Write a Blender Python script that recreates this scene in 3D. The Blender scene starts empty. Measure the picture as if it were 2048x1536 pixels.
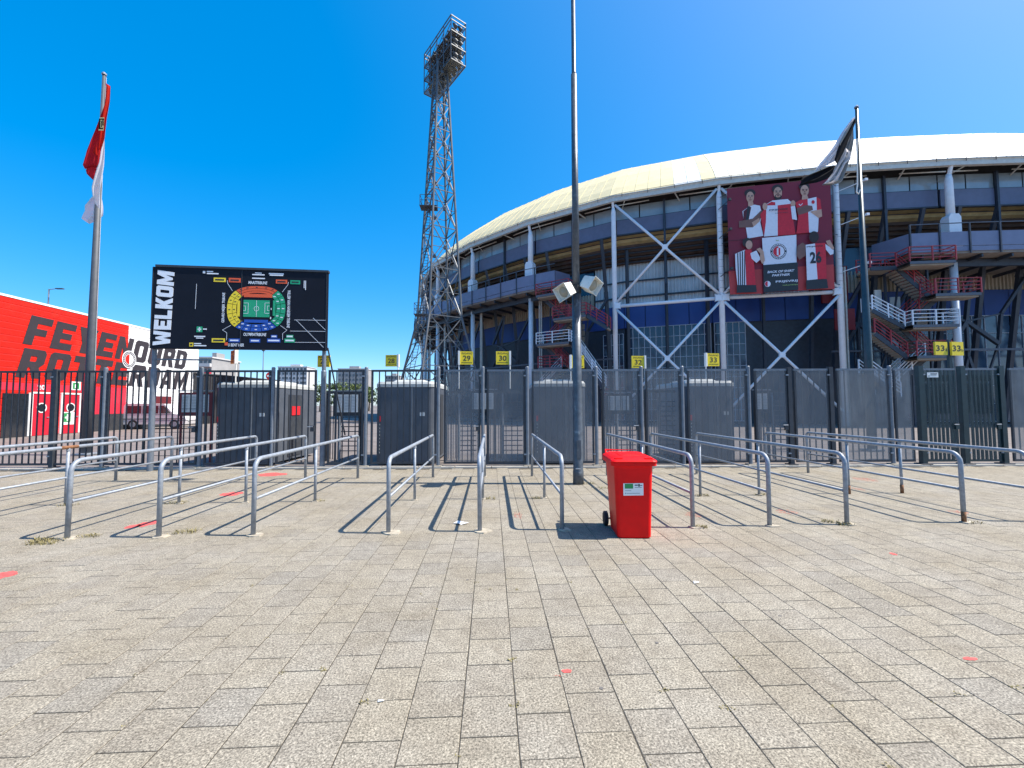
import bpy, math, random
from mathutils import Vector, Matrix
random.seed(7)
SC = bpy.context.scene
COL = SC.collection

# ------------------------------------------------------------------ camera
CAM_F, CAM_PITCH, CAM_ROLL, CAM_YAW, CAM_H = 830.94, 0.049607, -0.0033057, -0.0494241, 1.71885
PW, PH = 2048.0, 1536.0
def camera_axes():
    cp, sp = math.cos(CAM_PITCH), math.sin(CAM_PITCH)
    fw, up, rt = Vector((0, cp, sp)), Vector((0, -sp, cp)), Vector((1, 0, 0))
    cr, sr = math.cos(CAM_ROLL), math.sin(CAM_ROLL)
    rt2, up2 = rt * cr + up * sr, up * cr - rt * sr
    Z = Matrix.Rotation(CAM_YAW, 3, 'Z')
    return Z @ rt2, Z @ up2, Z @ fw
RT, UP, FW = camera_axes()
EYE = Vector((0, 0, CAM_H))
cam_data = bpy.data.cameras.new('camera')
cam_data.sensor_width = 36.0
cam_data.lens = CAM_F / PW * 36.0
cam_data.clip_start, cam_data.clip_end = 0.1, 3000
cam = bpy.data.objects.new('camera', cam_data)
M = Matrix((RT, UP, -FW)).transposed().to_4x4()
M.translation = EYE
cam.matrix_world = M
COL.objects.link(cam)
SC.camera = cam

# ------------------------------------------------------------------ light
SUN_EL = math.radians(55.5)
SUN_DIR = Vector((0.9955 * math.cos(SUN_EL), -0.095 * math.cos(SUN_EL), math.sin(SUN_EL))).normalized()
sun_data = bpy.data.lights.new('sun', 'SUN')
sun_data.energy, sun_data.angle, sun_data.color = 5.0, math.radians(0.5), (1.0, 0.935, 0.84)
sun = bpy.data.objects.new('sun', sun_data)
sun.rotation_euler = SUN_DIR.to_track_quat('Z', 'Y').to_euler()
sun.location = (30, -5, 40)
COL.objects.link(sun)
world = bpy.data.worlds.new('World')
SC.world = world
world.use_nodes = True
wn = world.node_tree.nodes
wn.clear()
w_out = wn.new('ShaderNodeOutputWorld')
w_bg = wn.new('ShaderNodeBackground')
w_sky = wn.new('ShaderNodeTexSky')
w_hsv = wn.new('ShaderNodeHueSaturation')
w_sky.sky_type = 'NISHITA'
w_sky.sun_disc = False
w_sky.sun_elevation = SUN_EL
w_sky.sun_rotation = math.atan2(SUN_DIR.x, SUN_DIR.y)
w_sky.altitude, w_sky.air_density, w_sky.dust_density, w_sky.ozone_density = 0, 0.7, 0.9, 4.0
w_hsv.inputs['Hue'].default_value = 0.5
w_hsv.inputs['Saturation'].default_value = 2.02
w_hsv.inputs['Value'].default_value = 2.42
w_bg.inputs['Strength'].default_value = 0.122
wl = world.node_tree.links
w_gam = wn.new('ShaderNodeGamma')          # evens out the range between zenith and horizon
w_gam.inputs['Gamma'].default_value = 0.55
wl.new(w_sky.outputs[0], w_gam.inputs['Color'])
wl.new(w_gam.outputs[0], w_hsv.inputs['Color'])
wl.new(w_hsv.outputs[0], w_bg.inputs['Color'])
wl.new(w_bg.outputs[0], w_out.inputs['Surface'])
SC.view_settings.view_transform = 'Standard'
SC.view_settings.look = 'None'
SC.view_settings.exposure = 0.86
SC.view_settings.gamma = 1.0
SC.view_settings.use_curve_mapping = False
SC.render.engine = 'CYCLES'
SC.render.resolution_x, SC.render.resolution_y = 1024, 768
SC.cycles.max_bounces = 8
SC.cycles.transparent_max_bounces = 24

# ------------------------------------------------------------------ measuring helpers
def ray(u, v):
    return RT * ((u - PW / 2) / CAM_F) - UP * ((v - PH / 2) / CAM_F) + FW
def on_ground(u, v, z=0.0):
    d = ray(u, v)
    return EYE + d * ((z - CAM_H) / d.z)
def at_depth(u, v, y):
    """point on the vertical plane Y = y"""
    d = ray(u, v)
    return EYE + d * (y / d.y)
def on_plane(u, v, a, b):
    """point on the vertical plane through plan points a, b"""
    d = ray(u, v)
    n = Vector((-(b[1] - a[1]), b[0] - a[0], 0))
    t = (n.x * (a[0]) + n.y * (a[1])) / (n.x * d.x + n.y * d.y)
    return EYE + d * t

# ------------------------------------------------------------------ materials
MATS = {}
def mat(name, col, rough=0.6, metal=0.0, var=0.12, scale=6.0, bump=0.0, bscale=40.0, spec=0.5, dirt=None, coat=0.0):
    """procedural paint / stone / metal: two noises vary the colour, a third gives fine relief"""
    if name in MATS:
        return MATS[name]
    m = bpy.data.materials.new(name)
    m.use_nodes = True
    nt = m.node_tree
    b = nt.nodes['Principled BSDF']
    b.inputs['Roughness'].default_value = rough
    b.inputs['Metallic'].default_value = metal
    b.inputs['Specular IOR Level'].default_value = spec
    b.inputs['Coat Weight'].default_value = coat
    geo = nt.nodes.new('ShaderNodeNewGeometry')
    n1 = nt.nodes.new('ShaderNodeTexNoise')
    n1.inputs['Scale'].default_value = scale
    n1.inputs['Detail'].default_value = 6
    nt.links.new(geo.outputs['Position'], n1.inputs['Vector'])
    ramp = nt.nodes.new('ShaderNodeValToRGB')
    ramp.color_ramp.elements[0].position = 0.3
    ramp.color_ramp.elements[1].position = 0.72
    lo = tuple(max(0, c * (1 - var)) for c in col)
    hi = tuple(min(1, c * (1 + var)) for c in col)
    ramp.color_ramp.elements[0].color = (*lo, 1)
    ramp.color_ramp.elements[1].color = (*hi, 1)
    nt.links.new(n1.outputs['Fac'], ramp.inputs['Fac'])
    out = ramp.outputs['Color']
    if dirt:
        n2 = nt.nodes.new('ShaderNodeTexNoise')
        n2.inputs['Scale'].default_value = dirt[1]
        n2.inputs['Detail'].default_value = 8
        n2.inputs['Roughness'].default_value = 0.7
        nt.links.new(geo.outputs['Position'], n2.inputs['Vector'])
        r2 = nt.nodes.new('ShaderNodeValToRGB')
        r2.color_ramp.elements[0].position = dirt[2]
        r2.color_ramp.elements[1].position = dirt[2] + 0.16
        nt.links.new(n2.outputs['Fac'], r2.inputs['Fac'])
        mx = nt.nodes.new('ShaderNodeMixRGB')
        mx.inputs['Color2'].default_value = (*dirt[0], 1)
        nt.links.new(r2.outputs['Color'], mx.inputs['Fac'])
        nt.links.new(out, mx.inputs['Color1'])
        out = mx.outputs['Color']
    nt.links.new(out, b.inputs['Base Color'])
    if bump > 0:
        n3 = nt.nodes.new('ShaderNodeTexNoise')
        n3.inputs['Scale'].default_value = bscale
        n3.inputs['Detail'].default_value = 4
        nt.links.new(geo.outputs['Position'], n3.inputs['Vector'])
        bp = nt.nodes.new('ShaderNodeBump')
        bp.inputs['Strength'].default_value = bump
        bp.inputs['Distance'].default_value = 0.01
        nt.links.new(n3.outputs['Fac'], bp.inputs['Height'])
        nt.links.new(bp.outputs['Normal'], b.inputs['Normal'])
    MATS[name] = m
    return m

def cloth_mat(name, col, var=0.1, scale=2):
    """thin flag cloth that lets some light through"""
    if name in MATS:
        return MATS[name]
    m = mat(name, col, 0.8, var=var, scale=scale, spec=0.2)
    nt = m.node_tree
    b = nt.nodes['Principled BSDF']
    tl_ = nt.nodes.new('ShaderNodeBsdfTranslucent')
    src = b.inputs['Base Color'].links[0].from_socket
    nt.links.new(src, tl_.inputs['Color'])
    mx = nt.nodes.new('ShaderNodeMixShader')
    mx.inputs['Fac'].default_value = 0.55
    nt.links.new(b.outputs[0], mx.inputs[1])
    nt.links.new(tl_.outputs[0], mx.inputs[2])
    nt.links.new(mx.outputs[0], nt.nodes['Material Output'].inputs['Surface'])
    return m

def worn_paint(name, col, keep):
    """paint abraded down to the stone: noise opens holes in it"""
    m = mat(name, col, 0.85, var=0.2, scale=20)
    nt = m.node_tree
    b = nt.nodes['Principled BSDF']
    tr = nt.nodes.new('ShaderNodeBsdfTransparent')
    mx = nt.nodes.new('ShaderNodeMixShader')
    geo = nt.nodes.new('ShaderNodeNewGeometry')
    n = nt.nodes.new('ShaderNodeTexNoise')
    n.inputs['Scale'].default_value, n.inputs['Detail'].default_value, n.inputs['Roughness'].default_value = 26, 6, 0.75
    nt.links.new(geo.outputs['Position'], n.inputs['Vector'])
    mr = nt.nodes.new('ShaderNodeMapRange')
    mr.inputs['From Min'].default_value, mr.inputs['From Max'].default_value = 0.62 - keep * 0.4, 0.72 - keep * 0.4
    nt.links.new(n.outputs['Fac'], mr.inputs['Value'])
    nt.links.new(mr.outputs[0], mx.inputs['Fac'])
    nt.links.new(tr.outputs[0], mx.inputs[1])
    nt.links.new(b.outputs[0], mx.inputs[2])
    nt.links.new(mx.outputs[0], nt.nodes['Material Output'].inputs['Surface'])
    return m

def mesh_screen(name, col, cover):
    """fine woven wire / perforated sheet, far too fine to resolve: part opaque, part open"""
    if name in MATS:
        return MATS[name]
    m = bpy.data.materials.new(name)
    m.use_nodes = True
    nt = m.node_tree
    b = nt.nodes['Principled BSDF']
    b.inputs['Base Color'].default_value = (*col, 1)
    b.inputs['Roughness'].default_value = 0.55
    tr = nt.nodes.new('ShaderNodeBsdfTransparent')
    mx = nt.nodes.new('ShaderNodeMixShader')
    geo = nt.nodes.new('ShaderNodeNewGeometry')
    n = nt.nodes.new('ShaderNodeTexNoise')
    n.inputs['Scale'].default_value = 2.5
    n.inputs['Detail'].default_value = 5
    nt.links.new(geo.outputs['Position'], n.inputs['Vector'])
    mr = nt.nodes.new('ShaderNodeMapRange')
    mr.inputs['From Min'].default_value, mr.inputs['From Max'].default_value = 0.3, 0.7
    mr.inputs['To Min'].default_value, mr.inputs['To Max'].default_value = cover - 0.07, cover + 0.07
    nt.links.new(n.outputs['Fac'], mr.inputs['Value'])
    nt.links.new(mr.outputs[0], mx.inputs['Fac'])
    nt.links.new(tr.outputs[0], mx.inputs[1])
    nt.links.new(b.outputs[0], mx.inputs[2])
    nt.links.new(mx.outputs[0], nt.nodes['Material Output'].inputs['Surface'])
    MATS[name] = m
    return m

def paver_material():
    m = bpy.data.materials.new('washed concrete paver')
    m.use_nodes = True
    nt = m.node_tree
    N, L = nt.nodes, nt.links
    b = N['Principled BSDF']
    b.inputs['Roughness'].default_value = 0.85
    b.inputs['Specular IOR Level'].default_value = 0.25
    geo = N.new('ShaderNodeNewGeometry')
    # grains of washed aggregate
    v = N.new('ShaderNodeTexVoronoi')
    v.inputs['Scale'].default_value = 150
    n1 = N.new('ShaderNodeTexNoise')
    n1.inputs['Scale'].default_value, n1.inputs['Detail'].default_value, n1.inputs['Roughness'].default_value = 85, 5, 0.75
    n2 = N.new('ShaderNodeTexNoise')
    n2.inputs['Scale'].default_value, n2.inputs['Detail'].default_value = 1.3, 6
    n3 = N.new('ShaderNodeTexNoise')
    n3.inputs['Scale'].default_value, n3.inputs['Detail'].default_value, n3.inputs['Roughness'].default_value = 9, 5, 0.6
    for n in (v, n1, n2, n3):
        L.new(geo.outputs['Position'], n.inputs['Vector'])
    rg = N.new('ShaderNodeValToRGB')
    e = rg.color_ramp.elements
    e[0].position, e[0].color = 0.33, (0.050, 0.046, 0.039, 1)
    e[1].position, e[1].color = 0.64, (0.415, 0.380, 0.325, 1)
    k = rg.color_ramp.elements.new(0.49)
    k.color = (0.238, 0.219, 0.187, 1)
    L.new(n1.outputs['Fac'], rg.inputs['Fac'])
    mixv = N.new('ShaderNodeMixRGB')
    mixv.blend_type = 'OVERLAY'
    mixv.inputs['Fac'].default_value = 0.35
    bw = N.new('ShaderNodeRGBToBW')
    L.new(v.outputs['Color'], bw.inputs['Color'])
    L.new(rg.outputs['Color'], mixv.inputs['Color1'])
    L.new(bw.outputs[0], mixv.inputs['Color2'])
    # tone of each paver
    at = N.new('ShaderNodeAttribute')
    at.attribute_name = 'tone'
    rt = N.new('ShaderNodeValToRGB')
    e = rt.color_ramp.elements
    e[0].position, e[0].color = 0.0, (0.93, 0.935, 0.95, 1)
    e[1].position, e[1].color = 1.0, (1.05, 1.035, 0.995, 1)
    k = rt.color_ramp.elements.new(0.35)
    k.color = (0.97, 0.96, 0.95, 1)
    L.new(at.outputs['Fac'], rt.inputs['Fac'])
    m1 = N.new('ShaderNodeMixRGB')
    m1.blend_type = 'MULTIPLY'
    m1.inputs['Fac'].default_value = 1
    L.new(mixv.outputs[0], m1.inputs['Color1'])
    L.new(rt.outputs[0], m1.inputs['Color2'])
    # broad staining and soiling
    rs = N.new('ShaderNodeValToRGB')
    e = rs.color_ramp.elements
    e[0].position, e[0].color = 0.32, (0.89, 0.86, 0.79, 1)
    e[1].position, e[1].color = 0.68, (1.06, 1.06, 1.04, 1)
    L.new(n2.outputs['Fac'], rs.inputs['Fac'])
    m2 = N.new('ShaderNodeMixRGB')
    m2.blend_type = 'MULTIPLY'
    m2.inputs['Fac'].default_value = 1
    L.new(m1.outputs[0], m2.inputs['Color1'])
    L.new(rs.outputs[0], m2.inputs['Color2'])
    rs2 = N.new('ShaderNodeValToRGB')
    e = rs2.color_ramp.elements
    e[0].position, e[0].color = 0.35, (0.86, 0.85, 0.84, 1)
    e[1].position, e[1].color = 0.6, (1.03, 1.03, 1.02, 1)
    L.new(n3.outputs['Fac'], rs2.inputs['Fac'])
    m3 = N.new('ShaderNodeMixRGB')
    m3.blend_type = 'MULTIPLY'
    m3.inputs['Fac'].default_value = 1
    L.new(m2.outputs[0], m3.inputs['Color1'])
    L.new(rs2.outputs[0], m3.inputs['Color2'])
    L.new(m3.outputs[0], b.inputs['Base Color'])
    # old spills: scattered darker spots and trails
    n4 = N.new('ShaderNodeTexNoise')
    n4.inputs['Scale'].default_value, n4.inputs['Detail'].default_value, n4.inputs['Roughness'].default_value = 2.7, 9, 0.7
    n4.inputs['Distortion'].default_value = 0.8
    L.new(geo.outputs['Position'], n4.inputs['Vector'])
    rs3 = N.new('ShaderNodeValToRGB')
    e = rs3.color_ramp.elements
    e[0].position, e[0].color = 0.60, (1, 1, 1, 1)
    e[1].position, e[1].color = 0.74, (0.72, 0.69, 0.66, 1)
    L.new(n4.outputs['Fac'], rs3.inputs['Fac'])
    m4 = N.new('ShaderNodeMixRGB')
    m4.blend_type = 'MULTIPLY'
    m4.inputs['Fac'].default_value = 1
    L.new(m3.outputs[0], m4.inputs['Color1'])
    L.new(rs3.outputs[0], m4.inputs['Color2'])
    L.new(m4.outputs[0], b.inputs['Base Color'])
    bp = N.new('ShaderNodeBump')
    bp.inputs['Strength'].default_value = 0.5
    bp.inputs['Distance'].default_value = 0.003
    L.new(n1.outputs['Fac'], bp.inputs['Height'])
    L.new(bp.outputs['Normal'], b.inputs['Normal'])
    return m

# ------------------------------------------------------------------ mesh helpers
LOC = {}          # world location of every thing / part (no rotations in the chains)
class Fr:
    """a flat frame in space: a to the right, b up, c out of the face"""
    def __init__(s, o, r, u=None, n=None):
        s.o, s.r = Vector(o), Vector(r).normalized()
        s.u = Vector(u).normalized() if u is not None else Vector((0, 0, 1))
        s.n = Vector(n).normalized() if n is not None else s.r.cross(s.u).normalized()
    def p(s, a, b, c=0.0):
        return s.o + s.r * a + s.u * b + s.n * c
WORLD = Fr((0, 0, 0), (1, 0, 0), (0, 0, 1), (0, -1, 0))

class MB:
    def __init__(s):
        s.v, s.f, s.m = [], [], []
    def face(s, pts, mi=0):
        i = len(s.v)
        s.v += [tuple(p) for p in pts]
        s.f.append(tuple(range(i, i + len(pts))))
        s.m.append(mi)
        return s
    def solid(s, ring0, ring1, mi=0, caps=True):
        n = len(ring0)
        i = len(s.v)
        s.v += [tuple(p) for p in ring0] + [tuple(p) for p in ring1]
        for k in range(n):
            j = (k + 1) % n
            s.f.append((i + k, i + j, i + n + j, i + n + k))
            s.m.append(mi)
        if caps:
            s.f.append(tuple(i + k for k in reversed(range(n))))
            s.f.append(tuple(i + n + k for k in range(n)))
            s.m += [mi, mi]
        return s
    def box(s, c, size, fr=None, mi=0):
        """centre and size (a, b, c) in the frame (default: x, y, z of the world)"""
        hx, hy, hz = size[0] / 2, size[1] / 2, size[2] / 2
        if fr is None:
            P = lambda a, b, d: Vector((c[0] + a, c[1] + b, c[2] + d))
        else:
            P = lambda a, b, d: fr.p(c[0] + a, c[1] + b, c[2] + d)
        r0 = [P(-hx, -hy, -hz), P(hx, -hy, -hz), P(hx, hy, -hz), P(-hx, hy, -hz)]
        r1 = [P(-hx, -hy, hz), P(hx, -hy, hz), P(hx, hy, hz), P(-hx, hy, hz)]
        return s.solid(r0, r1, mi)
    def bar(s, p0, p1, w, h=None, side=None, mi=0):
        p0, p1 = Vector(p0), Vector(p1)
        d = (p1 - p0).normalized()
        ref = Vector(side) if side is not None else (Vector((0, 0, 1)) if abs(d.z) < 0.9 else Vector((1, 0, 0)))
        a = d.cross(ref).normalized()
        b = a.cross(d).normalized()
        h = h or w
        o = [(-w / 2, -h / 2), (w / 2, -h / 2), (w / 2, h / 2), (-w / 2, h / 2)]
        return s.solid([p0 + a * x + b * y for x, y in o], [p1 + a * x + b * y for x, y in o], mi)
    def tube(s, pts, r, n=8, mi=0, caps=True):
        pts = [Vector(p) for p in pts]
        rs = r if isinstance(r, (list, tuple)) else [r] * len(pts)
        base = len(s.v)
        prev = None
        for i, p in enumerate(pts):
            d = ((pts[min(i + 1, len(pts) - 1)] - p).normalized() + (p - pts[max(i - 1, 0)]).normalized())
            d = d.normalized() if d.length > 1e-6 else (pts[-1] - pts[0]).normalized()
            if prev is None:
                ref = Vector((0, 0, 1)) if abs(d.z) < 0.9 else Vector((1, 0, 0))
                a = d.cross(ref).normalized()
            else:
                a = (prev - d * prev.dot(d)).normalized()
            prev = a
            b = d.cross(a)
            for k in range(n):
                t = 2 * math.pi * k / n
                s.v.append(tuple(p + (a * math.cos(t) + b * math.sin(t)) * rs[i]))
        for i in range(len(pts) - 1):
            for k in range(n):
                j = (k + 1) % n
                s.f.append((base + i * n + k, base + i * n + j, base + (i + 1) * n + j, base + (i + 1) * n + k))
                s.m.append(mi)
        if caps:
            s.f.append(tuple(base + k for k in reversed(range(n))))
            s.f.append(tuple(base + (len(pts) - 1) * n + k for k in range(n)))
            s.m += [mi, mi]
        return s
    def prism(s, fr, poly, c0, c1, mi=0):
        a = sum(poly[i][0] * poly[(i + 1) % len(poly)][1] - poly[(i + 1) % len(poly)][0] * poly[i][1] for i in range(len(poly)))
        if a < 0:
            poly = list(reversed(poly))
        return s.solid([fr.p(x, y, c0) for x, y in poly], [fr.p(x, y, c1) for x, y in poly], mi)
    def ringface(s, fr, outer, inner, c0, c1, mi=0):
        n = len(outer)
        for k in range(n):
            j = (k + 1) % n
            s.prism(fr, [outer[k], outer[j], inner[j], inner[k]], c0, c1, mi)
        return s
    def build(s, name, material, parent=None, loc=None, smooth=False):
        mats = material if isinstance(material, (list, tuple)) else [material]
        if parent is not None:
            off = LOC[parent.name]
        else:
            off = Vector(loc) if loc is not None else Vector((0, 0, 0))
        me = bpy.data.meshes.new(name)
        me.from_pydata([(x - off.x, y - off.y, z - off.z) for x, y, z in s.v], [], s.f)
        for m_ in mats:
            me.materials.append(m_)
        if len(mats) > 1:
            me.polygons.foreach_set('material_index', s.m)
        if smooth:
            me.polygons.foreach_set('use_smooth', [True] * len(me.polygons))
        o = bpy.data.objects.new(name, me)
        COL.objects.link(o)
        if parent is not None:
            o.parent = parent
        else:
            o.location = off
        LOC[o.name] = off.copy()
        return o

def thing(name, label, cat, loc, group=None):
    o = bpy.data.objects.new(name, None)
    o.empty_display_size = 0.2
    COL.objects.link(o)
    o.location = loc
    LOC[o.name] = Vector(loc)
    return tag(o, label, cat, group)
def tag(o, label, cat, group=None):
    o['label'], o['category'] = label, cat
    if group:
        o['group'] = group
    return o
def struct(o):
    o['kind'] = 'structure'
    return o
def copy_part(src, parent, delta=(0, 0, 0), rot=None):
    """another piece that shares the mesh of src"""
    o = src.copy()
    COL.objects.link(o)
    o.parent = parent
    o.location = Vector(delta)
    if rot:
        o.rotation_euler = rot
    LOC[o.name] = LOC[parent.name].copy() if parent else Vector(delta)
    return o

# letters ---------------------------------------------------------------
def text_polys(body, size=1.0, bold=0.0, shear=0.0, space=1.0):
    """flat outline of the built-in typeface as (verts, faces), baseline at 0, starting at x 0"""
    cu = bpy.data.curves.new('lettering', 'FONT')
    cu.body, cu.size, cu.offset, cu.shear, cu.space_character = body, size, bold, shear, space
    cu.resolution_u = 3
    cu.fill_mode = 'FRONT'
    ob = bpy.data.objects.new('lettering', cu)
    COL.objects.link(ob)
    dg = bpy.context.evaluated_depsgraph_get()
    me = bpy.data.meshes.new_from_object(ob.evaluated_get(dg))
    vs = [(v.co.x, v.co.y) for v in me.vertices]
    fs = [tuple(p.vertices) for p in me.polygons]
    bpy.data.objects.remove(ob)
    bpy.data.curves.remove(cu)
    bpy.data.meshes.remove(me)
    return vs, fs
def add_text(mb, fr, body, x0, x1, yb, yt, c, bold=0.0, rot=False, mi=0, shear=0.0):
    """fit a line of text into the box x0..x1, yb..yt of a frame (rot: reading upwards)"""
    vs, fs = text_polys(body, 1.0, bold, shear)
    if not vs:
        return
    ax, bx = min(v[0] for v in vs), max(v[0] for v in vs)
    ay, by = min(v[1] for v in vs), max(v[1] for v in vs)
    i = len(mb.v)
    for x, y in vs:
        tx, ty = (x - ax) / (bx - ax), (y - ay) / (by - ay)
        if rot == 'down':
            tx, ty = ty, 1 - tx
        elif rot:
            tx, ty = 1 - ty, tx
        mb.v.append(tuple(fr.p(x0 + (x1 - x0) * tx, yb + (yt - yb) * ty, c)))
    for f in fs:
        mb.f.append(tuple(i + k for k in f))
        mb.m.append(mi)
def _ring(o, i):
    n = len(o)
    return [[o[k], o[(k + 1) % n], i[(k + 1) % n], i[k]] for k in range(n)]
BLOCK = {
 'F': [[(0,0),(.38,0),(.38,.34),(.86,.34),(.86,.58),(.38,.58),(.38,.75),(1,.75),(1,1),(0,1)]],
 'E': [[(0,0),(1,0),(1,.24),(.38,.24),(.38,.39),(.88,.39),(.88,.62),(.38,.62),(.38,.76),(1,.76),(1,1),(0,1)]],
 'Y': [[(.3,0),(.7,0),(.7,.38),(1,1),(.64,1),(.5,.62),(.36,1),(0,1),(.3,.38)]],
 'N': [[(0,0),(.34,0),(.34,.52),(.66,0),(1,0),(1,1),(.66,1),(.66,.48),(.34,1),(0,1)]],
 'O': _ring([(.14,0),(.86,0),(1,.1),(1,.9),(.86,1),(.14,1),(0,.9),(0,.1)], [(.4,.23),(.6,.23),(.64,.27),(.64,.73),(.6,.77),(.4,.77),(.36,.73),(.36,.27)]),
 'D': _ring([(0,0),(.8,0),(1,.14),(1,.86),(.8,1),(0,1)], [(.37,.23),(.58,.23),(.64,.28),(.64,.72),(.58,.77),(.37,.77)]),
 'R': [[(0,0),(.37,0),(.37,.36),(.37,1),(0,1)], [(.37,.76),(.6,.76),(.63,.73),(1,.88),(.88,1),(.37,1)], [(.63,.73),(.63,.6),(1,.52),(1,.88)], [(.37,.57),(.37,.36),(.45,.36),(.65,0),(1.04,0),(.82,.38),(1,.52),(.63,.6),(.6,.57)]],
 'T': [[(.31,0),(.69,0),(.69,.75),(1,.75),(1,1),(0,1),(0,.75),(.31,.75)]],
 'A': [[(0,0),(.35,0),(.37,.2),(.37,.42),(.5,.78),(.5,1),(.28,1)], [(.65,0),(1,0),(.72,1),(.5,1),(.5,.78),(.63,.42),(.63,.2)], [(.37,.2),(.63,.2),(.63,.42),(.37,.42)]],
 'M': [[(0,0),(.27,0),(.27,.5),(.42,.08),(.58,.08),(.73,.5),(.73,0),(1,0),(1,1),(.7,1),(.5,.5),(.3,1),(0,1)]],
 'W': [[(.14,0),(.4,0),(.5,.42),(.6,0),(.86,0),(1,1),(.75,1),(.68,.42),(.56,.86),(.44,.86),(.32,.42),(.25,1),(0,1)]],
 'L': [[(0,0),(.95,0),(.95,.25),(.38,.25),(.38,1),(0,1)]],
 'K': [[(0,0),(.37,0),(.37,.34),(.62,0),(1.04,0),(.66,.52),(1,1),(.6,1),(.37,.66),(.37,1),(0,1)]],
}
def block_word(mb, place, word, gap=0.14, widths=None, grow=0.0, c0=0.0, c1=0.02):
    """heavy block lettering; place(t, h, c) maps run 0..1 and height 0..1 to space"""
    n = len(word)
    ws = [(widths or {}).get(ch, 1.0) for ch in word]
    tot = sum(ws) + gap * (n - 1)
    x = 0.0
    for ch, w in zip(word, ws):
        for poly in BLOCK[ch]:
            pts = [((x + px * w) / tot, py) for px, py in poly]
            a = sum(pts[i][0] * pts[(i + 1) % len(pts)][1] - pts[(i + 1) % len(pts)][0] * pts[i][1] for i in range(len(pts)))
            if a < 0:
                pts.reverse()
            mb.solid([place(t, h, c0) for t, h in pts], [place(t, h, c1) for t, h in pts])
        x += w + gap
# ------------------------------------------------------------------ materials in use
PAVER = paver_material()
M_JOINT = mat('joint sand', (0.058, 0.050, 0.038), 0.95, var=0.5, scale=30)
M_YARD = mat('yard paving', (0.165, 0.142, 0.13), 0.9, var=0.22, scale=1.2, bump=0.3, bscale=60, dirt=((0.13, 0.115, 0.105), 14, 0.55))
M_KERB = mat('pale concrete kerb', (0.38, 0.355, 0.31), 0.85, var=0.2, scale=5, bump=0.3, bscale=60)
M_GALV = mat('galvanised tube', (0.27, 0.30, 0.34), 0.55, 0.25, var=0.2, scale=18, bump=0.12, bscale=90, dirt=((0.22, 0.215, 0.21), 7, 0.58))
M_RUST = mat('rusty tube', (0.22, 0.10, 0.045), 0.85, var=0.5, scale=40, bump=0.4, bscale=90)
M_FOOT = mat('rough footing', (0.38, 0.335, 0.26), 0.95, var=0.25, scale=14, bump=0.8, bscale=30)
M_BIN = mat('red bin plastic', (0.80, 0.002, 0.003), 0.45, spec=0.25, var=0.1, scale=5, bump=0.05, bscale=150, dirt=((0.50, 0.012, 0.012), 13, 0.63))
M_BLACK = mat('black rubber', (0.018, 0.018, 0.02), 0.7, var=0.3)
M_WHITE = mat('white label', (0.78, 0.78, 0.76), 0.5, var=0.04)
M_GREEN = mat('green print', (0.02, 0.26, 0.07), 0.5, var=0.06)
M_INK = mat('black ink', (0.02, 0.02, 0.025), 0.55, var=0.1)
M_GREY = mat('grey ink', (0.30, 0.32, 0.35), 0.55, var=0.1)
M_MAST = mat('weathered steel mast', (0.085, 0.10, 0.118), 0.45, 0.3, var=0.28, scale=9, bump=0.15, bscale=60, dirt=((0.30, 0.32, 0.33), 6, 0.60))
M_HORN = mat('off white horn speaker', (0.70, 0.70, 0.64), 0.5, var=0.08, dirt=((0.42, 0.40, 0.34), 9, 0.6))
M_HORNIN = mat('horn cone', (0.36, 0.34, 0.27), 0.6, var=0.1)
M_FENCE = mat('anthracite fence paint', (0.034, 0.040, 0.050), 0.6, 0.0, var=0.2, scale=8)
M_POST = mat('grey blue fence post', (0.15, 0.175, 0.21), 0.5, 0.2, var=0.16, scale=9, dirt=((0.16, 0.17, 0.18), 8, 0.58))
M_GATE = mat('dark green gate paint', (0.012, 0.034, 0.042), 0.38, 0.1, var=0.2, scale=8)
M_SCREEN = mesh_screen('woven wire infill', (0.205, 0.218, 0.235), 0.50)
M_SCREEN2 = mesh_screen('perforated sheet', (0.20, 0.21, 0.22), 0.64)
M_KIOSK = mat('kiosk panel', (0.085, 0.10, 0.125), 0.5, 0.15, var=0.12, scale=3, dirt=((0.15, 0.17, 0.19), 5, 0.6))
M_KRIM = mat('kiosk roof rim', (0.44, 0.46, 0.45), 0.55, var=0.12, scale=6)
M_YELLOW = mat('yellow sign face', (0.80, 0.60, 0.012), 0.42, var=0.05)
M_SIGNSIDE = mat('white sign housing', (0.72, 0.72, 0.69), 0.5, var=0.06)
M_MAROON = mat('maroon frame', (0.17, 0.018, 0.028), 0.5, var=0.15)
M_PAPER = mat('printed notice', (0.62, 0.65, 0.66), 0.6, var=0.06, scale=20)
M_REDPAINT = worn_paint('red ground paint', (0.60, 0.085, 0.075), 0.75)
M_REDFADE = worn_paint('faded red ground paint', (0.50, 0.16, 0.11), 0.30)
M_GUM = mat('old gum stain', (0.13, 0.12, 0.11), 0.8)
M_WEED = mat('yellow green weed', (0.215, 0.18, 0.075), 0.8, var=0.45, scale=30)

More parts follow.
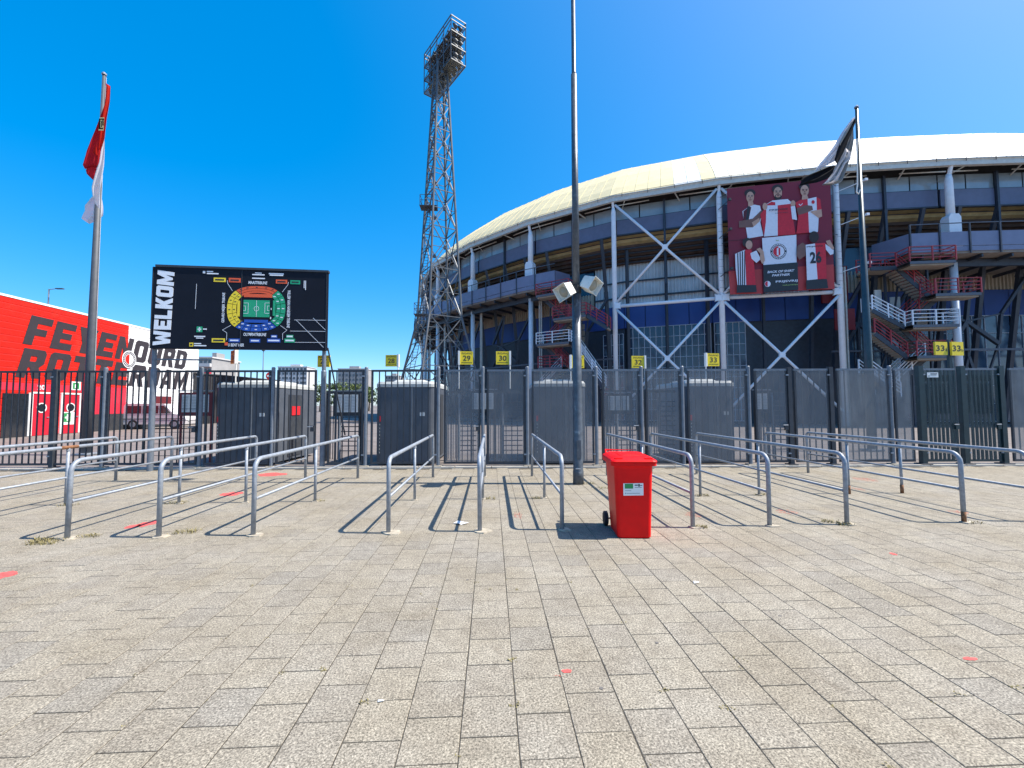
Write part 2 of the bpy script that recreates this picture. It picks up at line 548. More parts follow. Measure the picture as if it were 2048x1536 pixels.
# ------------------------------------------------------------------ ground
def fence_y(x):
    return 11.56 - 0.043 * x
g = MB()
g.face([(-900, -700, -0.06), (900, -700, -0.06), (900, 1500, -0.06), (-900, 1500, -0.06)])
ground = struct(g.build('ground', M_YARD))
y_ = MB()
y_.face([(-60, fence_y(-60) + 0.1, -0.02), (70, fence_y(70) + 0.1, -0.02), (90, 160, -0.02), (-90, 160, -0.02)])
yard = struct(y_.build('yard', M_YARD))
pv = MB()
pv.face([(-30, -12, -0.003), (30, -12, -0.003), (30, fence_y(30) + 0.12, -0.003), (-30, fence_y(-30) + 0.12, -0.003)])
pavement = struct(pv.build('pavement', M_JOINT))
T = 0.3
GX, GY = 0.1369, -0.00584
def tile_geo(cx, cy, rnd):
    """one paver: chamfered slab, very slightly tilted"""
    hw, hc, ch = 0.1467, 0.1467, 0.0018
    ax, ay, z0 = rnd.uniform(-.003, .003), rnd.uniform(-.003, .003), rnd.uniform(-.0004, .0015)
    jx, jy = rnd.uniform(-.0012, .0012), rnd.uniform(-.0012, .0012)
    def q(x, y, z):
        return (cx + jx + x, cy + jy + y, z + z0 + ax * x + ay * y)
    top = [q(a * (hw - ch), b * (hc - ch), 0) for a, b in ((-1, -1), (1, -1), (1, 1), (-1, 1))]
    mid = [q(a * hw, b * hc, -ch) for a, b in ((-1, -1), (1, -1), (1, 1), (-1, 1))]
    bot = [q(a * hw, b * hc, -0.03) for a, b in ((-1, -1), (1, -1), (1, 1), (-1, 1))]
    fs = [(0, 1, 2, 3)]
    for k in range(4):
        j = (k + 1) % 4
        fs += [(4 + k, 4 + j, j, k), (8 + k, 8 + j, 4 + j, 4 + k)]
    return top + mid + bot, fs
def set_tone(me, tones):
    at = me.attributes.new('tone', 'FLOAT', 'FACE')
    at.data.foreach_set('value', tones)
def rnd_tone():
    r = random.random()
    return random.uniform(0.0, 0.3) if r < 0.09 else random.uniform(0.38, 1.0)
cells = []
for k in range(-55, 56):
    cx = GX + (k + 0.5) * T
    for j in range(0, 40):
        cy = GY + j * T + (0.15 if k % 2 else 0) + 0.15
        if cy < 0.3 or cy > fence_y(cx) - 0.30:
            continue
        d = Vector((cx, cy, 0)) - EYE
        z = d.dot(FW)
        if z < 0.2:
            vis = False
        else:
            u, v = PW / 2 + CAM_F * d.dot(RT) / z, PH / 2 - CAM_F * d.dot(UP) / z
            vis = -40 < u < PW + 40 and v < PH + 50
        cells.append((not vis, d.length, cx, cy))
cells.sort()
protos = []
for i in range(24):
    vs, fs = tile_geo(0, 0, random)
    me = bpy.data.meshes.new('paver')
    me.from_pydata(vs, [], fs)
    me.materials.append(PAVER)
    set_tone(me, [rnd_tone()] * len(fs))
    protos.append(me)
for i, (_, _, cx, cy) in enumerate(cells[:300]):
    o = bpy.data.objects.new('paver', protos[(i * 7 + random.randrange(24)) % 24])
    o.location = (cx, cy, 0)
    o.parent = pavement
    COL.objects.link(o)
VS, FS, TN = [], [], []
for _, _, cx, cy in cells[300:]:
    vs, fs = tile_geo(cx, cy, random)
    i = len(VS)
    VS += vs
    FS += [tuple(i + a for a in f) for f in fs]
    TN += [rnd_tone()] * len(fs)
me = bpy.data.meshes.new('pavers')
me.from_pydata(VS, [], FS)
me.materials.append(PAVER)
set_tone(me, TN)
o = bpy.data.objects.new('pavers', me)
o.parent = pavement
o['kind'] = 'stuff'
COL.objects.link(o)
LOC['pavement'] = Vector((0, 0, 0))

# paint dabbed on the paving
def blotch(px, py, rx, ry, m, seed):
    r = random.Random(seed)
    c = on_ground(px, py)
    a, b = on_ground(px + rx, py), on_ground(px, py + ry)
    ex, ey = abs(a.x - c.x), abs(b.y - c.y)
    pts = []
    for k in range(22):
        t = 2 * math.pi * k / 22
        f = r.uniform(0.72, 1.08)
        pts.append((c.x + ex * f * math.cos(t), c.y + ey * f * math.sin(t), 0.0032))
    MB().face(pts).build('paint_mark', m, pavement)
for i, (px, py, rx, ry, m) in enumerate([(4, 1151, 24, 9, M_REDPAINT), (298, 1047, 18, 7, M_REDPAINT), (266, 1053, 13, 4, M_REDPAINT), (464, 988, 22, 4.5, M_REDPAINT), (545, 949, 34, 3.5, M_REDPAINT),
                                         (1133, 1343, 11, 4, M_REDPAINT), (1940, 1318, 15, 4, M_REDPAINT), (1786, 1108, 6, 3, M_REDPAINT), (1036, 1031, 9, 8, M_REDFADE), (1574, 1024, 22, 6, M_REDFADE),
                                         (1386, 1030, 16, 6, M_REDFADE), (1716, 978, 9, 3, M_REDFADE), (1916, 1024, 18, 5, M_REDFADE), (1113, 1353, 9, 3, M_REDFADE), (1730, 959, 20, 5, M_REDFADE)]):
    blotch(px, py, rx, ry, m, i)
# small dark stains (gum)
for px, py in [(1314, 1286), (935, 1160), (1560, 1232), (1203, 1377), (1290, 1083)]:
    c = on_ground(px, py)
    MB().face([(c.x + 0.013 * math.cos(t), c.y + 0.013 * math.sin(t), 0.003) for t in [k * math.pi / 5 for k in range(10)]]).build('gum_stain', M_GUM, pavement)

# kerb under the fence
kb = MB()
for i in range(34):
    x0 = -17 + i
    for a in (x0,):
        p0, p1 = Vector((a + 0.01, fence_y(a), 0)), Vector((a + 0.99, fence_y(a + 1), 0))
        kb.solid([p0 + Vector((0, -0.17, -0.05)), p1 + Vector((0, -0.17, -0.05)), p1 + Vector((0, 0.15, -0.05)), p0 + Vector((0, 0.15, -0.05))],
                 [p0 + Vector((0, -0.16, 0.035)), p1 + Vector((0, -0.16, 0.035)), p1 + Vector((0, 0.14, 0.035)), p0 + Vector((0, 0.14, 0.035))])
struct(kb.build('kerb', M_KERB))

# weeds in the joints and round the post feet
wd = MB()
def tuft(x, y, r, n, h, rnd=random):
    for _ in range(n):
        a = rnd.uniform(0, 2 * math.pi)
        q = Vector((x + rnd.uniform(-r, r), y + rnd.uniform(-r * .6, r * .6), -0.008))
        d = Vector((math.cos(a), math.sin(a), 0))
        hh = h * rnd.uniform(0.4, 1.0)
        w = Vector((-d.y, d.x, 0)) * 0.004
        m1 = q + d * hh * 0.45 + Vector((0, 0, hh * 0.75))
        tip = q + d * hh * 1.2 + Vector((0, 0, hh * rnd.uniform(0.6, 1.0)))
        wd.face([q - w, q + w, m1 + w, m1 - w])
        wd.face([m1 - w, m1 + w, tip])

# ------------------------------------------------------------------ queue railings
NEAR, MID, FAR, RH = 5.75, 7.68, 10.05, 1.0
def rail_arc(x):
    """bent tube: up the near post, along, down the far post"""
    rad = 0.14
    pts = [(x, NEAR, 0)]
    for k in range(6):
        t = math.pi / 2 * k / 5
        pts.append((x, NEAR + rad - rad * math.cos(t), RH - rad + rad * math.sin(t)))
    rad2 = 0.09
    for k in range(6):
        t = math.pi / 2 * k / 5
        pts.append((x, FAR - rad2 + rad2 * math.sin(t), RH - rad2 + rad2 * math.cos(t)))
    pts.append((x, FAR, 0))
    return pts
def make_railing(x):
    t = thing('queue_railing', '', 'railing', (x, NEAR, 0), 'steel queue railings in front of the gates')
    MB().tube(rail_arc(x), 0.0295, 12).build('bent_tube', M_GALV, t, smooth=True)
    MB().tube([(x, MID, 0), (x, MID, RH - 0.015)], 0.024, 10).build('post', M_GALV, t, smooth=True)
    MB().tube([(x, NEAR + 0.01, 0.475), (x, FAR - 0.01, 0.475)], 0.019, 10).build('mid_rail', M_GALV, t, smooth=True)
    for y_, z_, r_ in ((MID, RH - .045, .029), (MID, .475, .028), (NEAR + .035, .475, .026), (FAR - .035, .475, .026)):
        ax_ = (0, 0, 1) if y_ == MID else (0, 1, 0)
        MB().tube([(x, y_ - ax_[1] * .012, z_ - ax_[2] * .02), (x, y_ + ax_[1] * .012, z_ + ax_[2] * .02)], r_, 10).build('weld_collar', M_GALV, t)
    return t
FEET = random.Random(3)
def footing(t, x, y, r):
    mb = MB()
    pts = []
    for k in range(9):
        a = 2 * math.pi * k / 9
        f = FEET.uniform(0.7, 1.15)
        pts.append((x + r * 1.25 * f * math.cos(a), y + r * f * math.sin(a)))
    mb.solid([(a, b, -0.02) for a, b in pts], [(a * 0.93 + x * 0.07, b * 0.93 + y * 0.07, 0.016) for a, b in pts])
    mb.build('footing', M_FOOT, t)
RAILS = [(-8.60, 'leftmost queue railing, cut by the left edge, nearest the red building'),
         (-7.39, 'queue railing with an orange rusty patch on its top tube'),
         (-5.49, 'queue railing at left with weeds at its near foot and blotchy post'),
         (-4.35, 'queue railing beside the red paint blotch, third post from the left foreground'),
         (-3.15, 'queue railing left of the wide empty lane, near post under the map board'),
         (-1.385, 'queue railing in front of gate panel 28 on a pale footing'),
         (-0.16, 'queue railing seen almost end on below the sign 29 and 30'),
         (0.965, 'queue railing touching the shadow of the red bin'),
         (2.80, 'queue railing right behind the red wheeled bin'),
         (3.905, 'first whole queue railing to the right of the red bin, under sign 32'),
         (5.04, 'second whole queue railing to the right of the red bin, under sign 33'),
         (6.80, 'queue railing with rust dark post feet in front of the perforated panels'),
         (7.86, 'rightmost queue railing, running out of the picture at right'),
         ]
first = None
for i, (x, lab) in enumerate(RAILS):
    if first is None:
        first = make_railing(x)
        t = first
    else:
        t = first.copy()
        COL.objects.link(t)
        t.location = (x, NEAR, 0)
        LOC[t.name] = Vector((x, NEAR, 0))
        for ch in list(first.children):
            if ch.name.startswith('footing') or ch.name.startswith('rust'):
                continue
            c = ch.copy()
            COL.objects.link(c)
            c.parent = t
    t['label'] = lab
    t.rotation_euler = (0, FEET.uniform(-.008, .008), FEET.uniform(-.004, .004))
    for yy in (NEAR, MID, FAR):
        if yy == NEAR:
            footing(t, x + 0.03, yy, 0.085 if i not in (5, 6) else 0.12)
        elif FEET.random() < 0.6:
            footing(t, x, yy, 0.06)
    if i == 1:
        MB().tube([(x, MID - 0.14, RH), (x, MID + 0.16, RH)], 0.0295, 12).build('rust_patch', M_RUST, t, smooth=True)
    if i >= 11:
        for yy in (NEAR, MID):
            MB().tube([(x, yy, 0.005), (x, yy, 0.16)], 0.0295, 12).build('rusty_foot', M_RUST, t, smooth=True)
for x, y, r, n in [(-5.62, 5.62, .17, 110), (-5.3, 5.85, .12, 40), (-4.15, 5.95, .16, 70), (-5.55, 7.72, .16, 60), (-3.1, 7.72, .1, 25), (2.92, 5.74, .07, 45), (5.0, 5.74, .10, 50), (4.92, 5.9, .12, 40), (3.95, 7.7, .12, 35), (5.1, 7.68, .13, 40),
                   (-5.75, 5.7, .12, 60), (0.82, 7.66, .08, 30), (-0.03, 7.7, .1, 25), (2.08, 9.0, .16, 50), (2.25, 8.5, .2, 25), (-7.3, 7.65, .12, 30), (6.9, 5.7, .08, 10)]:
    tuft(x, y, r, int(n * 1.4), 0.06)
for px, py, n in [(1024, 1320, 12), (1030, 1412, 9), (645, 1341, 14), (728, 1406, 14), (953, 1166, 8), (1328, 1382, 12), (1455, 1417, 12), (506, 1172, 8), (1034, 1180, 8), (1915, 1387, 10), (2030, 1374, 14), (975, 1180, 5), (1780, 1534, 10), (568, 1345, 6), (700, 1172, 5), (1480, 1320, 5), (1140, 1165, 6), (840, 1190, 6), (270, 1355, 5), (1690, 1285, 5)]:
    c = on_ground(px, py)
    tuft(c.x, c.y, 0.03, n, 0.022)
for _ in range(60):
    k, j = random.randint(-12, 12), random.randint(6, 18)
    tuft(GX + k * T, GY + j * T + random.uniform(-.1, .1), 0.02, 4, 0.016)
wo = wd.build('weeds', M_WEED)
wo['kind'] = 'stuff'
wo['label'] = 'small yellow green weeds in the paving joints'
wo['category'] = 'weeds'

# ------------------------------------------------------------------ litter
def scrap(px, py, pts, lab, h=0.02, m=None):
    c = on_ground(px, py)
    mb = MB()
    n = len(pts)
    ctr = (c.x, c.y, h + 0.012)
    for k in range(n):
        a, b = pts[k], pts[(k + 1) % n]
        za = h * (k % 2) + 0.006
        zb = h * ((k + 1) % 2) + 0.006
        mb.face([ctr, (c.x + a[0], c.y + a[1], za), (c.x + b[0], c.y + b[1], zb)])
    o = mb.build('paper_scrap', m or M_WHITE, None, c)
    tag(o, lab, 'litter', 'scraps of paper on the paving')
scrap(920, 1048, [(-.10, .03), (-.02, -.06), (.02, -.05), (.13, -.02), (.06, .08), (-.04, .09)], 'crumpled white paper beside the end on queue railing')
scrap(1390, 1166, [(-.02, -.02), (.035, -.01), (.05, .02), (-.005, .025)], 'tiny white paper scrap on open paving right of the bin', 0.004)
scrap(762, 1404, [(-.018, -.006), (.018, -.005), (.018, .005), (-.018, .006)], 'white cigarette end on the foreground paving', 0.004)

# ------------------------------------------------------------------ red wheeled bin
bx, by = 1.828, 5.31
bn = thing('wheeled_bin', 'bright red wheeled bin with white and green sticker', 'bin', (bx, by, 0))
def rrect(cx, cy, w, d, r, z, n=4):
    pts = []
    for sx, sy, a0 in ((1, -1, -90), (1, 1, 0), (-1, 1, 90), (-1, -1, 180)):
        for k in range(n + 1):
            a = math.radians(a0 + 90 * k / n)
            pts.append((cx + sx * (w / 2 - r) + r * math.cos(a), cy + sy * (d / 2 - r) + r * math.sin(a), z))
    return pts
def loft(mb, rings, mi=0, cap0=True, cap1=True):
    n = len(rings[0])
    i = len(mb.v)
    for r in rings:
        mb.v += [tuple(p) for p in r]
    for a in range(len(rings) - 1):
        for k in range(n):
            j = (k + 1) % n
            mb.f.append((i + a * n + k, i + a * n + j, i + (a + 1) * n + j, i + (a + 1) * n + k))
            mb.m.append(mi)
    if cap0:
        mb.f.append(tuple(i + k for k in reversed(range(n))))
        mb.m.append(mi)
    if cap1:
        mb.f.append(tuple(i + (len(rings) - 1) * n + k for k in range(n)))
        mb.m.append(mi)
YC = by + 0.36
b = MB()
loft(b, [rrect(bx, by + 0.275, .40, .48, .045, 0.0), rrect(bx, by + 0.275, .43, .52, .045, 0.02), rrect(bx, by + 0.30, .455, .57, .045, 0.35), rrect(bx, by + 0.325, .495, .63, .045, 0.90),
         rrect(bx, by + 0.33, .505, .645, .045, 0.93)])
b.build('body', M_BIN, bn, smooth=False)
b = MB()
loft(b, [rrect(bx, by + 0.325, .56, .70, .05, 0.925), rrect(bx, by + 0.325, .585, .725, .055, 0.93), rrect(bx, by + 0.325, .585, .725, .055, 0.965), rrect(bx, by + 0.325, .575, .715, .05, 0.97)])
b.build('rim', M_BIN, bn)
b = MB()
loft(b, [rrect(bx, by + 0.325, .595, .745, .06, 0.972), rrect(bx, by + 0.325, .60, .75, .06, 0.985), rrect(bx, by + 0.325, .58, .73, .06, 1.0), rrect(bx, by + 0.345, .50, .62, .06, 1.028), rrect(bx, by + 0.36, .44, .54, .06, 1.04)])
lid = b.build('lid', M_BIN, bn)
b = MB()
loft(b, [rrect(bx, by + 0.33, .30, .40, .05, 1.041), rrect(bx, by + 0.33, .28, .38, .05, 1.048)])
b.build('lid_panel', M_BIN, lid)
for sx in (-1, 1):
    b = MB()
    b.box((bx + sx * .19, by + 0.05, 1.012), (.10, .10, .03))
    b.build('lid_grip', M_BIN, lid)
b = MB()
b.tube([(bx - .22, by + .74, 1.0), (bx - .22, by + .80, 1.045), (bx + .22, by + .80, 1.045), (bx + .22, by + .74, 1.0)], 0.016, 8)
b.build('handle', M_BIN, bn)
for sx in (-1, 1):
    w_ = MB()
    wx = bx + sx * .265
    w_.tube([(wx - .03, by + .60, .10), (wx - .022, by + .60, .10), (wx + .022, by + .60, .10), (wx + .03, by + .60, .10)], [.085, .1, .1, .085], 20)
    wh = w_.build('wheel', M_BLACK, bn)
    w_ = MB()
    w_.tube([(wx - .034, by + .60, .10), (wx + .034, by + .60, .10)], .04, 12)
    w_.build('hub', M_BLACK, wh)
b = MB()
b.tube([(bx - .26, by + .60, .10), (bx + .26, by + .60, .10)], .012, 8)
b.build('axle', M_GALV, bn)
# sticker on the sloping front face
def bin_front(z):
    z0, z1, y0, y1 = 0.35, 0.90, by + 0.30 - 0.285, by + 0.325 - 0.315
    return y0 + (y1 - y0) * (z - z0) / (z1 - z0)
sf = Fr((bx - 0.135, bin_front(.55) - 0.003, 0.545), (1, 0.0, 0.02), None)
s_ = MB()
s_.prism(sf, [(0, 0), (.255, 0), (.255, .155), (0, .155)], 0, 0.0015)
st = s_.build('sticker', M_WHITE, bn)
MB().prism(sf, [(.018, .088), (.125, .088), (.125, .150), (.018, .150)], 0.0016, 0.0024).build('green_block', M_GREEN, st)
s_ = MB()
for x0, x1, z0, z1 in [(.145, .185, .125, .138), (.19, .21, .112, .145), (.215, .24, .122, .132), (.145, .235, .10, .105)]:
    s_.prism(sf, [(x0, z0), (x1, z0), (x1, z1), (x0, z1)], 0.0016, 0.0022)
s_.build('logo_print', M_INK, st)
bn.rotation_euler = (0, 0, math.radians(-5.5))
s_ = MB()
for x0, x1, z0, z1 in [(.02, .10, .058, .066), (.02, .034, .022, .036), (.04, .21, .024, .032)]:
    s_.prism(sf, [(x0, z0), (x1, z0), (x1, z1), (x0, z1)], 0.0016, 0.0022)
s_.build('small_print', M_GREY, st)['kind'] = 'stuff'

# ------------------------------------------------------------------ mast with horn loudspeakers
mx, my = 1.875, 9.0
ms = thing('lamp_mast', 'tall grey steel mast carrying two horn loudspeakers', 'mast', (mx, my, 0))
MB().tube([(mx, my, 0), (mx, my, .28), (mx, my, .30), (mx, my, 2.05), (mx, my, 2.08), (mx, my, 4.25)], [.118, .116, .108, .103, .098, .093], 20).build('lower_shaft', M_MAST, ms, smooth=True)
MB().tube([(mx, my, 4.25), (mx, my, 9.2)], [.078, .066], 18).build('upper_shaft', M_MAST, ms, smooth=True)
MB().tube([(mx, my, 9.2), (mx, my, 9.24), (mx, my, 15.5)], [.066, .05, .04], 16).build('top_shaft', M_MAST, ms, smooth=True)
MB().tube([(mx, my, 4.17), (mx, my, 4.34)], .112, 18).build('clamp_collar', M_BLACK, ms)
MB().tube([(mx - .07, my - .085, .34), (mx - .07, my - .105, .34), (mx + .03, my - .12, .34)], .01, 6).build('hatch_bolt', M_GALV, ms)
MB().box((mx, my - .106, .75), (.09, .02, .4)).build('access_door', M_MAST, ms)
b = MB()
b.bar((mx, my, 15.5), (mx + 1.4, my + .1, 15.75), .07)
b.box((mx + 1.55, my + .1, 15.76), (.7, .3, .12))
b.build('lamp_head', M_MAST, ms)
def horn(center, aim, roll, lab):
    """square horn loudspeaker: flared box, recessed mouth, cone, yoke"""
    c = Vector(center)
    n = Vector(aim).normalized()
    r = n.cross(Vector((0, 0, 1))).normalized() * -1
    u = r.cross(n) * -1
    if u.z < 0:
        u = -u
    r2 = r * math.cos(roll) + u * math.sin(roll)
    u2 = u * math.cos(roll) - r * math.sin(roll)
    f = Fr(c, r2, u2, n)
    t = thing('horn_loudspeaker', lab, 'loudspeaker', c, 'horn loudspeakers on the mast')
    sq = lambda h, k: [f.p(-h, -h, k), f.p(h, -h, k), f.p(h, h, k), f.p(-h, h, k)]
    b = MB()
    loft(b, [sq(.105, -.22), sq(.13, -.18), sq(.145, .11), sq(.165, .15)], cap1=False)
    loft(b, [sq(.165, .15), sq(.152, .152), sq(.125, .06)], cap0=False)
    b.build('housing', M_HORN, t)
    el = lambda rr, k: [f.p(rr * .78 * math.cos(a), rr * math.sin(a), k) for a in [2 * math.pi * i / 20 for i in range(20)]]
    b = MB()
    loft(b, [el(.12, .062), el(.107, .095), el(.06, .075), el(.035, .12), el(.012, .115)], cap0=False)
    b.build('cone', M_HORNIN, t, smooth=True)
    b = MB()
    b.bar(f.p(0, 0, -.15), Vector((mx, my, c.z - .02)), .045, .03)
    b.bar(f.p(-.0, -.13, -.02), f.p(0, -.13, -.2), .03, .012)
    b.build('bracket', M_HORN, t)
    return t
horn(at_depth(1130, 583, 8.78), (-.62, -.70, -.38), 0.34, 'left of the two pale horn loudspeakers on the mast')
horn(at_depth(1182, 570, 8.86), (.52, -.76, -.40), -0.34, 'right of the two pale horn loudspeakers on the mast')
# ------------------------------------------------------------------ fence of gates and panels
FZ0, FZ1 = 0.10, 2.70
def fx(px, py=835):
    p = on_plane(px, py, (0, fence_y(0)), (10, fence_y(10)))
    return p.x
FDIR = Vector((1, -0.043, 0)).normalized()
FR = Fr((0, fence_y(0), 0), FDIR)            # a along, b up, c toward the camera
def fa(px):
    return fx(px) / FDIR.x
bar_proto = {}
def make_panel(name, cat, lab, a0, a1, bars=0.165, bar_w=0.026, infill=None, m_bar=None, post0=None, post1=None, mid=None, latch=False, group='gate panels of the stadium fence', top=FZ1):
    m_bar = m_bar or M_FENCE
    t = thing(name, lab, cat, FR.p((a0 + a1) / 2, 0, 0), group)
    h0, h1 = FZ0 + 0.03, top - 0.03
    MB().box(((a0 + a1) / 2, h1, 0), (a1 - a0, 0.055, 0.05), FR).build('top_rail', m_bar if infill is None else M_POST, t)
    MB().box(((a0 + a1) / 2, h0, 0), (a1 - a0, 0.055, 0.05), FR).build('bottom_rail', m_bar, t)
    for a in (a0 + .025, a1 - .025):
        MB().box((a, (h0 + h1) / 2, 0), (.05, h1 - h0 - .06, .048), FR).build('stile', m_bar, t)
    n = max(1, int(round((a1 - a0 - .1) / bars)))
    key = (round(bar_w, 3), m_bar.name, round(top, 2))
    for k in range(1, n):
        a = a0 + .05 + (a1 - a0 - .1) * k / n
        off = FR.p(a, 0, 0) - t.location
        if key not in bar_proto:
            mb = MB()
            mb.box((0, (h0 + h1) / 2, 0), (bar_w, h1 - h0 - .055, bar_w), Fr(t.location, FDIR))
            bar_proto[key] = mb.build('bar', m_bar, t)
            bar_proto[key].location = off
        else:
            copy_part(bar_proto[key], t, off)
    if infill:
        mb = MB()
        mb.face([FR.p(a0 + .05, h0 + .03, .022), FR.p(a1 - .05, h0 + .03, .022), FR.p(a1 - .05, h1 - .03, .022), FR.p(a0 + .05, h1 - .03, .022)])
        mb.build('mesh_infill', infill, t)
    for a, spec in ((a0, post0), (a1, post1)):
        if spec:
            w, m_, hh = spec
            sgn = -1 if a == a0 else 1
            aa = a + sgn * (w / 2 + .015)
            p = MB()
            if m_ is M_GATE or m_ is M_FENCE:
                p.box((aa, (hh + .02) / 2 + .0, 0.0), (w, hh - .02, w), FR)
            else:
                p.tube([FR.p(aa, 0, 0), FR.p(aa, hh, 0), FR.p(aa, hh + .02, 0)], [w / 2, w / 2, w / 2 * .7], 14)
            po = p.build('post', m_, t, smooth=False)
            MB().box((aa, .045, 0), (w * 2.1, .03, w * 2.1), FR).build('foot_plate', M_FOOT if m_ is M_POST else M_FENCE, t)
            for z in (.35, top - .18):
                MB().box((a + sgn * .0, z, .045), (.07, .035, .03), FR).build('hinge', M_GALV, t)
    if latch:
        MB().box((a1 - .07, 1.08, .05), (.10, .16, .05), FR).build('lock_box', m_bar, t)
        MB().tube([FR.p(a1 - .06, 1.13, .06), FR.p(a1 - .06, 1.13, .10), FR.p(a1 - .19, 1.13, .10)], .011, 8).build('handle', M_GALV, t)
    return t
G, D_, K_ = (0.10, M_POST, 2.76), (0.11, M_FENCE, 2.74), (0.13, M_GATE, 2.76)
PANELS = [  # px left, px right, name, label, bars, bar width, infill, paint, post left, post right, latch
 (-110, 104, 'fence_panel', 'dark barred fence panel at the left edge before the red doors', .175, .026, None, None, None, D_, False),
 (110, 203, 'fence_panel', 'dark barred fence panel at the foot of the left flagpole', .175, .026, None, None, None, G, False),
 (214, 291, 'fence_panel', 'dark barred panel beside the left leg of the map board', .17, .026, None, None, None, None, False),
 (305, 396, 'gate', 'barred gate with a wire grid before the white wall letters', .16, .024, None, None, None, G, True),
 (410, 540, 'fence_panel', 'barred panel in front of the leftmost kiosk', .165, .026, None, None, None, G, False),
 (553, 632, 'fence_panel', 'barred panel with the lit kiosk side behind it', .165, .026, None, None, None, None, True),
 (656, 727, 'gate', 'barred gate to the right of the map board leg, under sign 27', .165, .026, None, None, None, G, False),
 (742, 872, 'fence_panel', 'barred panel in front of the kiosk under sign 28', .165, .026, None, None, None, G, False),
 (888, 961, 'gate', 'wire mesh gate just right of the kiosk by the tower, under sign 29', .165, .024, 'S', None, None, G, True),
 (974, 1050, 'gate', 'wire mesh gate left of the mast, under sign 30', .165, .024, 'S', None, None, G, False),
 (1064, 1188, 'fence_panel', 'wire mesh panel behind the loudspeaker mast', .165, .024, 'S', None, None, G, False),
 (1205, 1279, 'gate', 'wire mesh gate behind the red bin', .165, .024, 'S', None, None, G, True),
 (1292, 1361, 'gate', 'wire mesh gate left of the last kiosk, under sign 32', .165, .024, 'S', None, None, G, False),
 (1376, 1494, 'fence_panel', 'wire mesh panel in front of the kiosk under sign 33', .165, .024, 'S', None, None, G, False),
 (1511, 1575, 'gate', 'wire mesh gate to the right of the last kiosk', .165, .024, 'S', None, None, D_, True),
 (1590, 1658, 'gate', 'wire mesh gate left of the plain perforated fence', .165, .024, 'S', None, None, D_, False),
 (1676, 1778, 'fence_panel', 'perforated grey panel at the foot of the right flagpole', .165, .024, 'P', None, None, G, False),
 (1790, 1826, 'fence_panel', 'narrow perforated panel beside the dark green gates', .165, .024, 'P', None, None, None, False),
 (1848, 1914, 'gate', 'left dark green gate with a white notice', .12, .045, 'T', M_GATE, K_, None, True),
 (1932, 1998, 'gate', 'right dark green gate without a notice', .12, .045, 'T', M_GATE, K_, K_, True),
 (2022, 2210, 'fence_panel', 'perforated panel at the right edge beyond the green gates', .16, .024, 'P', None, None, None, False),
]
M_SCREEN3 = mesh_screen('dark wire infill', (0.06, 0.09, 0.10), 0.35)
for (p0, p1, nm, lab, bs, bw, inf, mt_, q0, q1, la) in PANELS:
    t = make_panel(nm, nm.replace('_', ' ') if nm == 'gate' else 'fence panel', lab, fa(p0), fa(p1), bs, bw, {'S': M_SCREEN, 'P': M_SCREEN2, 'T': M_SCREEN3, None: None}[inf], mt_, q0, q1, latch=la)
    if 'wire grid' in lab:
        for k in range(9):
            MB().box(((fa(p0) + fa(p1)) / 2, .35 + k * .16, -.02), (fa(p1) - fa(p0) - .1, .012, .012), FR).build('grid_wire', M_FENCE, t)
    if 'white notice' in lab:
        f = Fr(FR.p(fa(1856), 2.44, .032), FDIR)
        s_ = MB()
        s_.prism(f, [(0, 0), (.31, 0), (.31, .14), (0, .14)], 0, .01)
        n_ = s_.build('notice', M_WHITE, t)
        s_ = MB()
        for x0, x1, z in [(.09, .28, .095), (.09, .26, .06), (.02, .07, .03)]:
            s_.prism(f, [(x0, z), (x1, z), (x1, z + .018), (x0, z + .018)], .0105, .012)
        s_.build('notice_print', M_INK, n_)
    if nm == 'gate' and mt_ is M_GATE:
        # ribbed upper sheet of the green gates
        a0, a1 = fa(p0) + .1, fa(p1) - .1
        n = 8
        for k in range(n):
            MB().box((a0 + (a1 - a0) * (k + .5) / n, 1.85, -.045), ((a1 - a0) / n * .62, .85, .02), FR).build('slat', M_GATE, t)
        MB().box(((a0 + a1) / 2, 2.42, -.05), (a1 - a0, .18, .012), FR).build('upper_sheet', M_GATE, t)

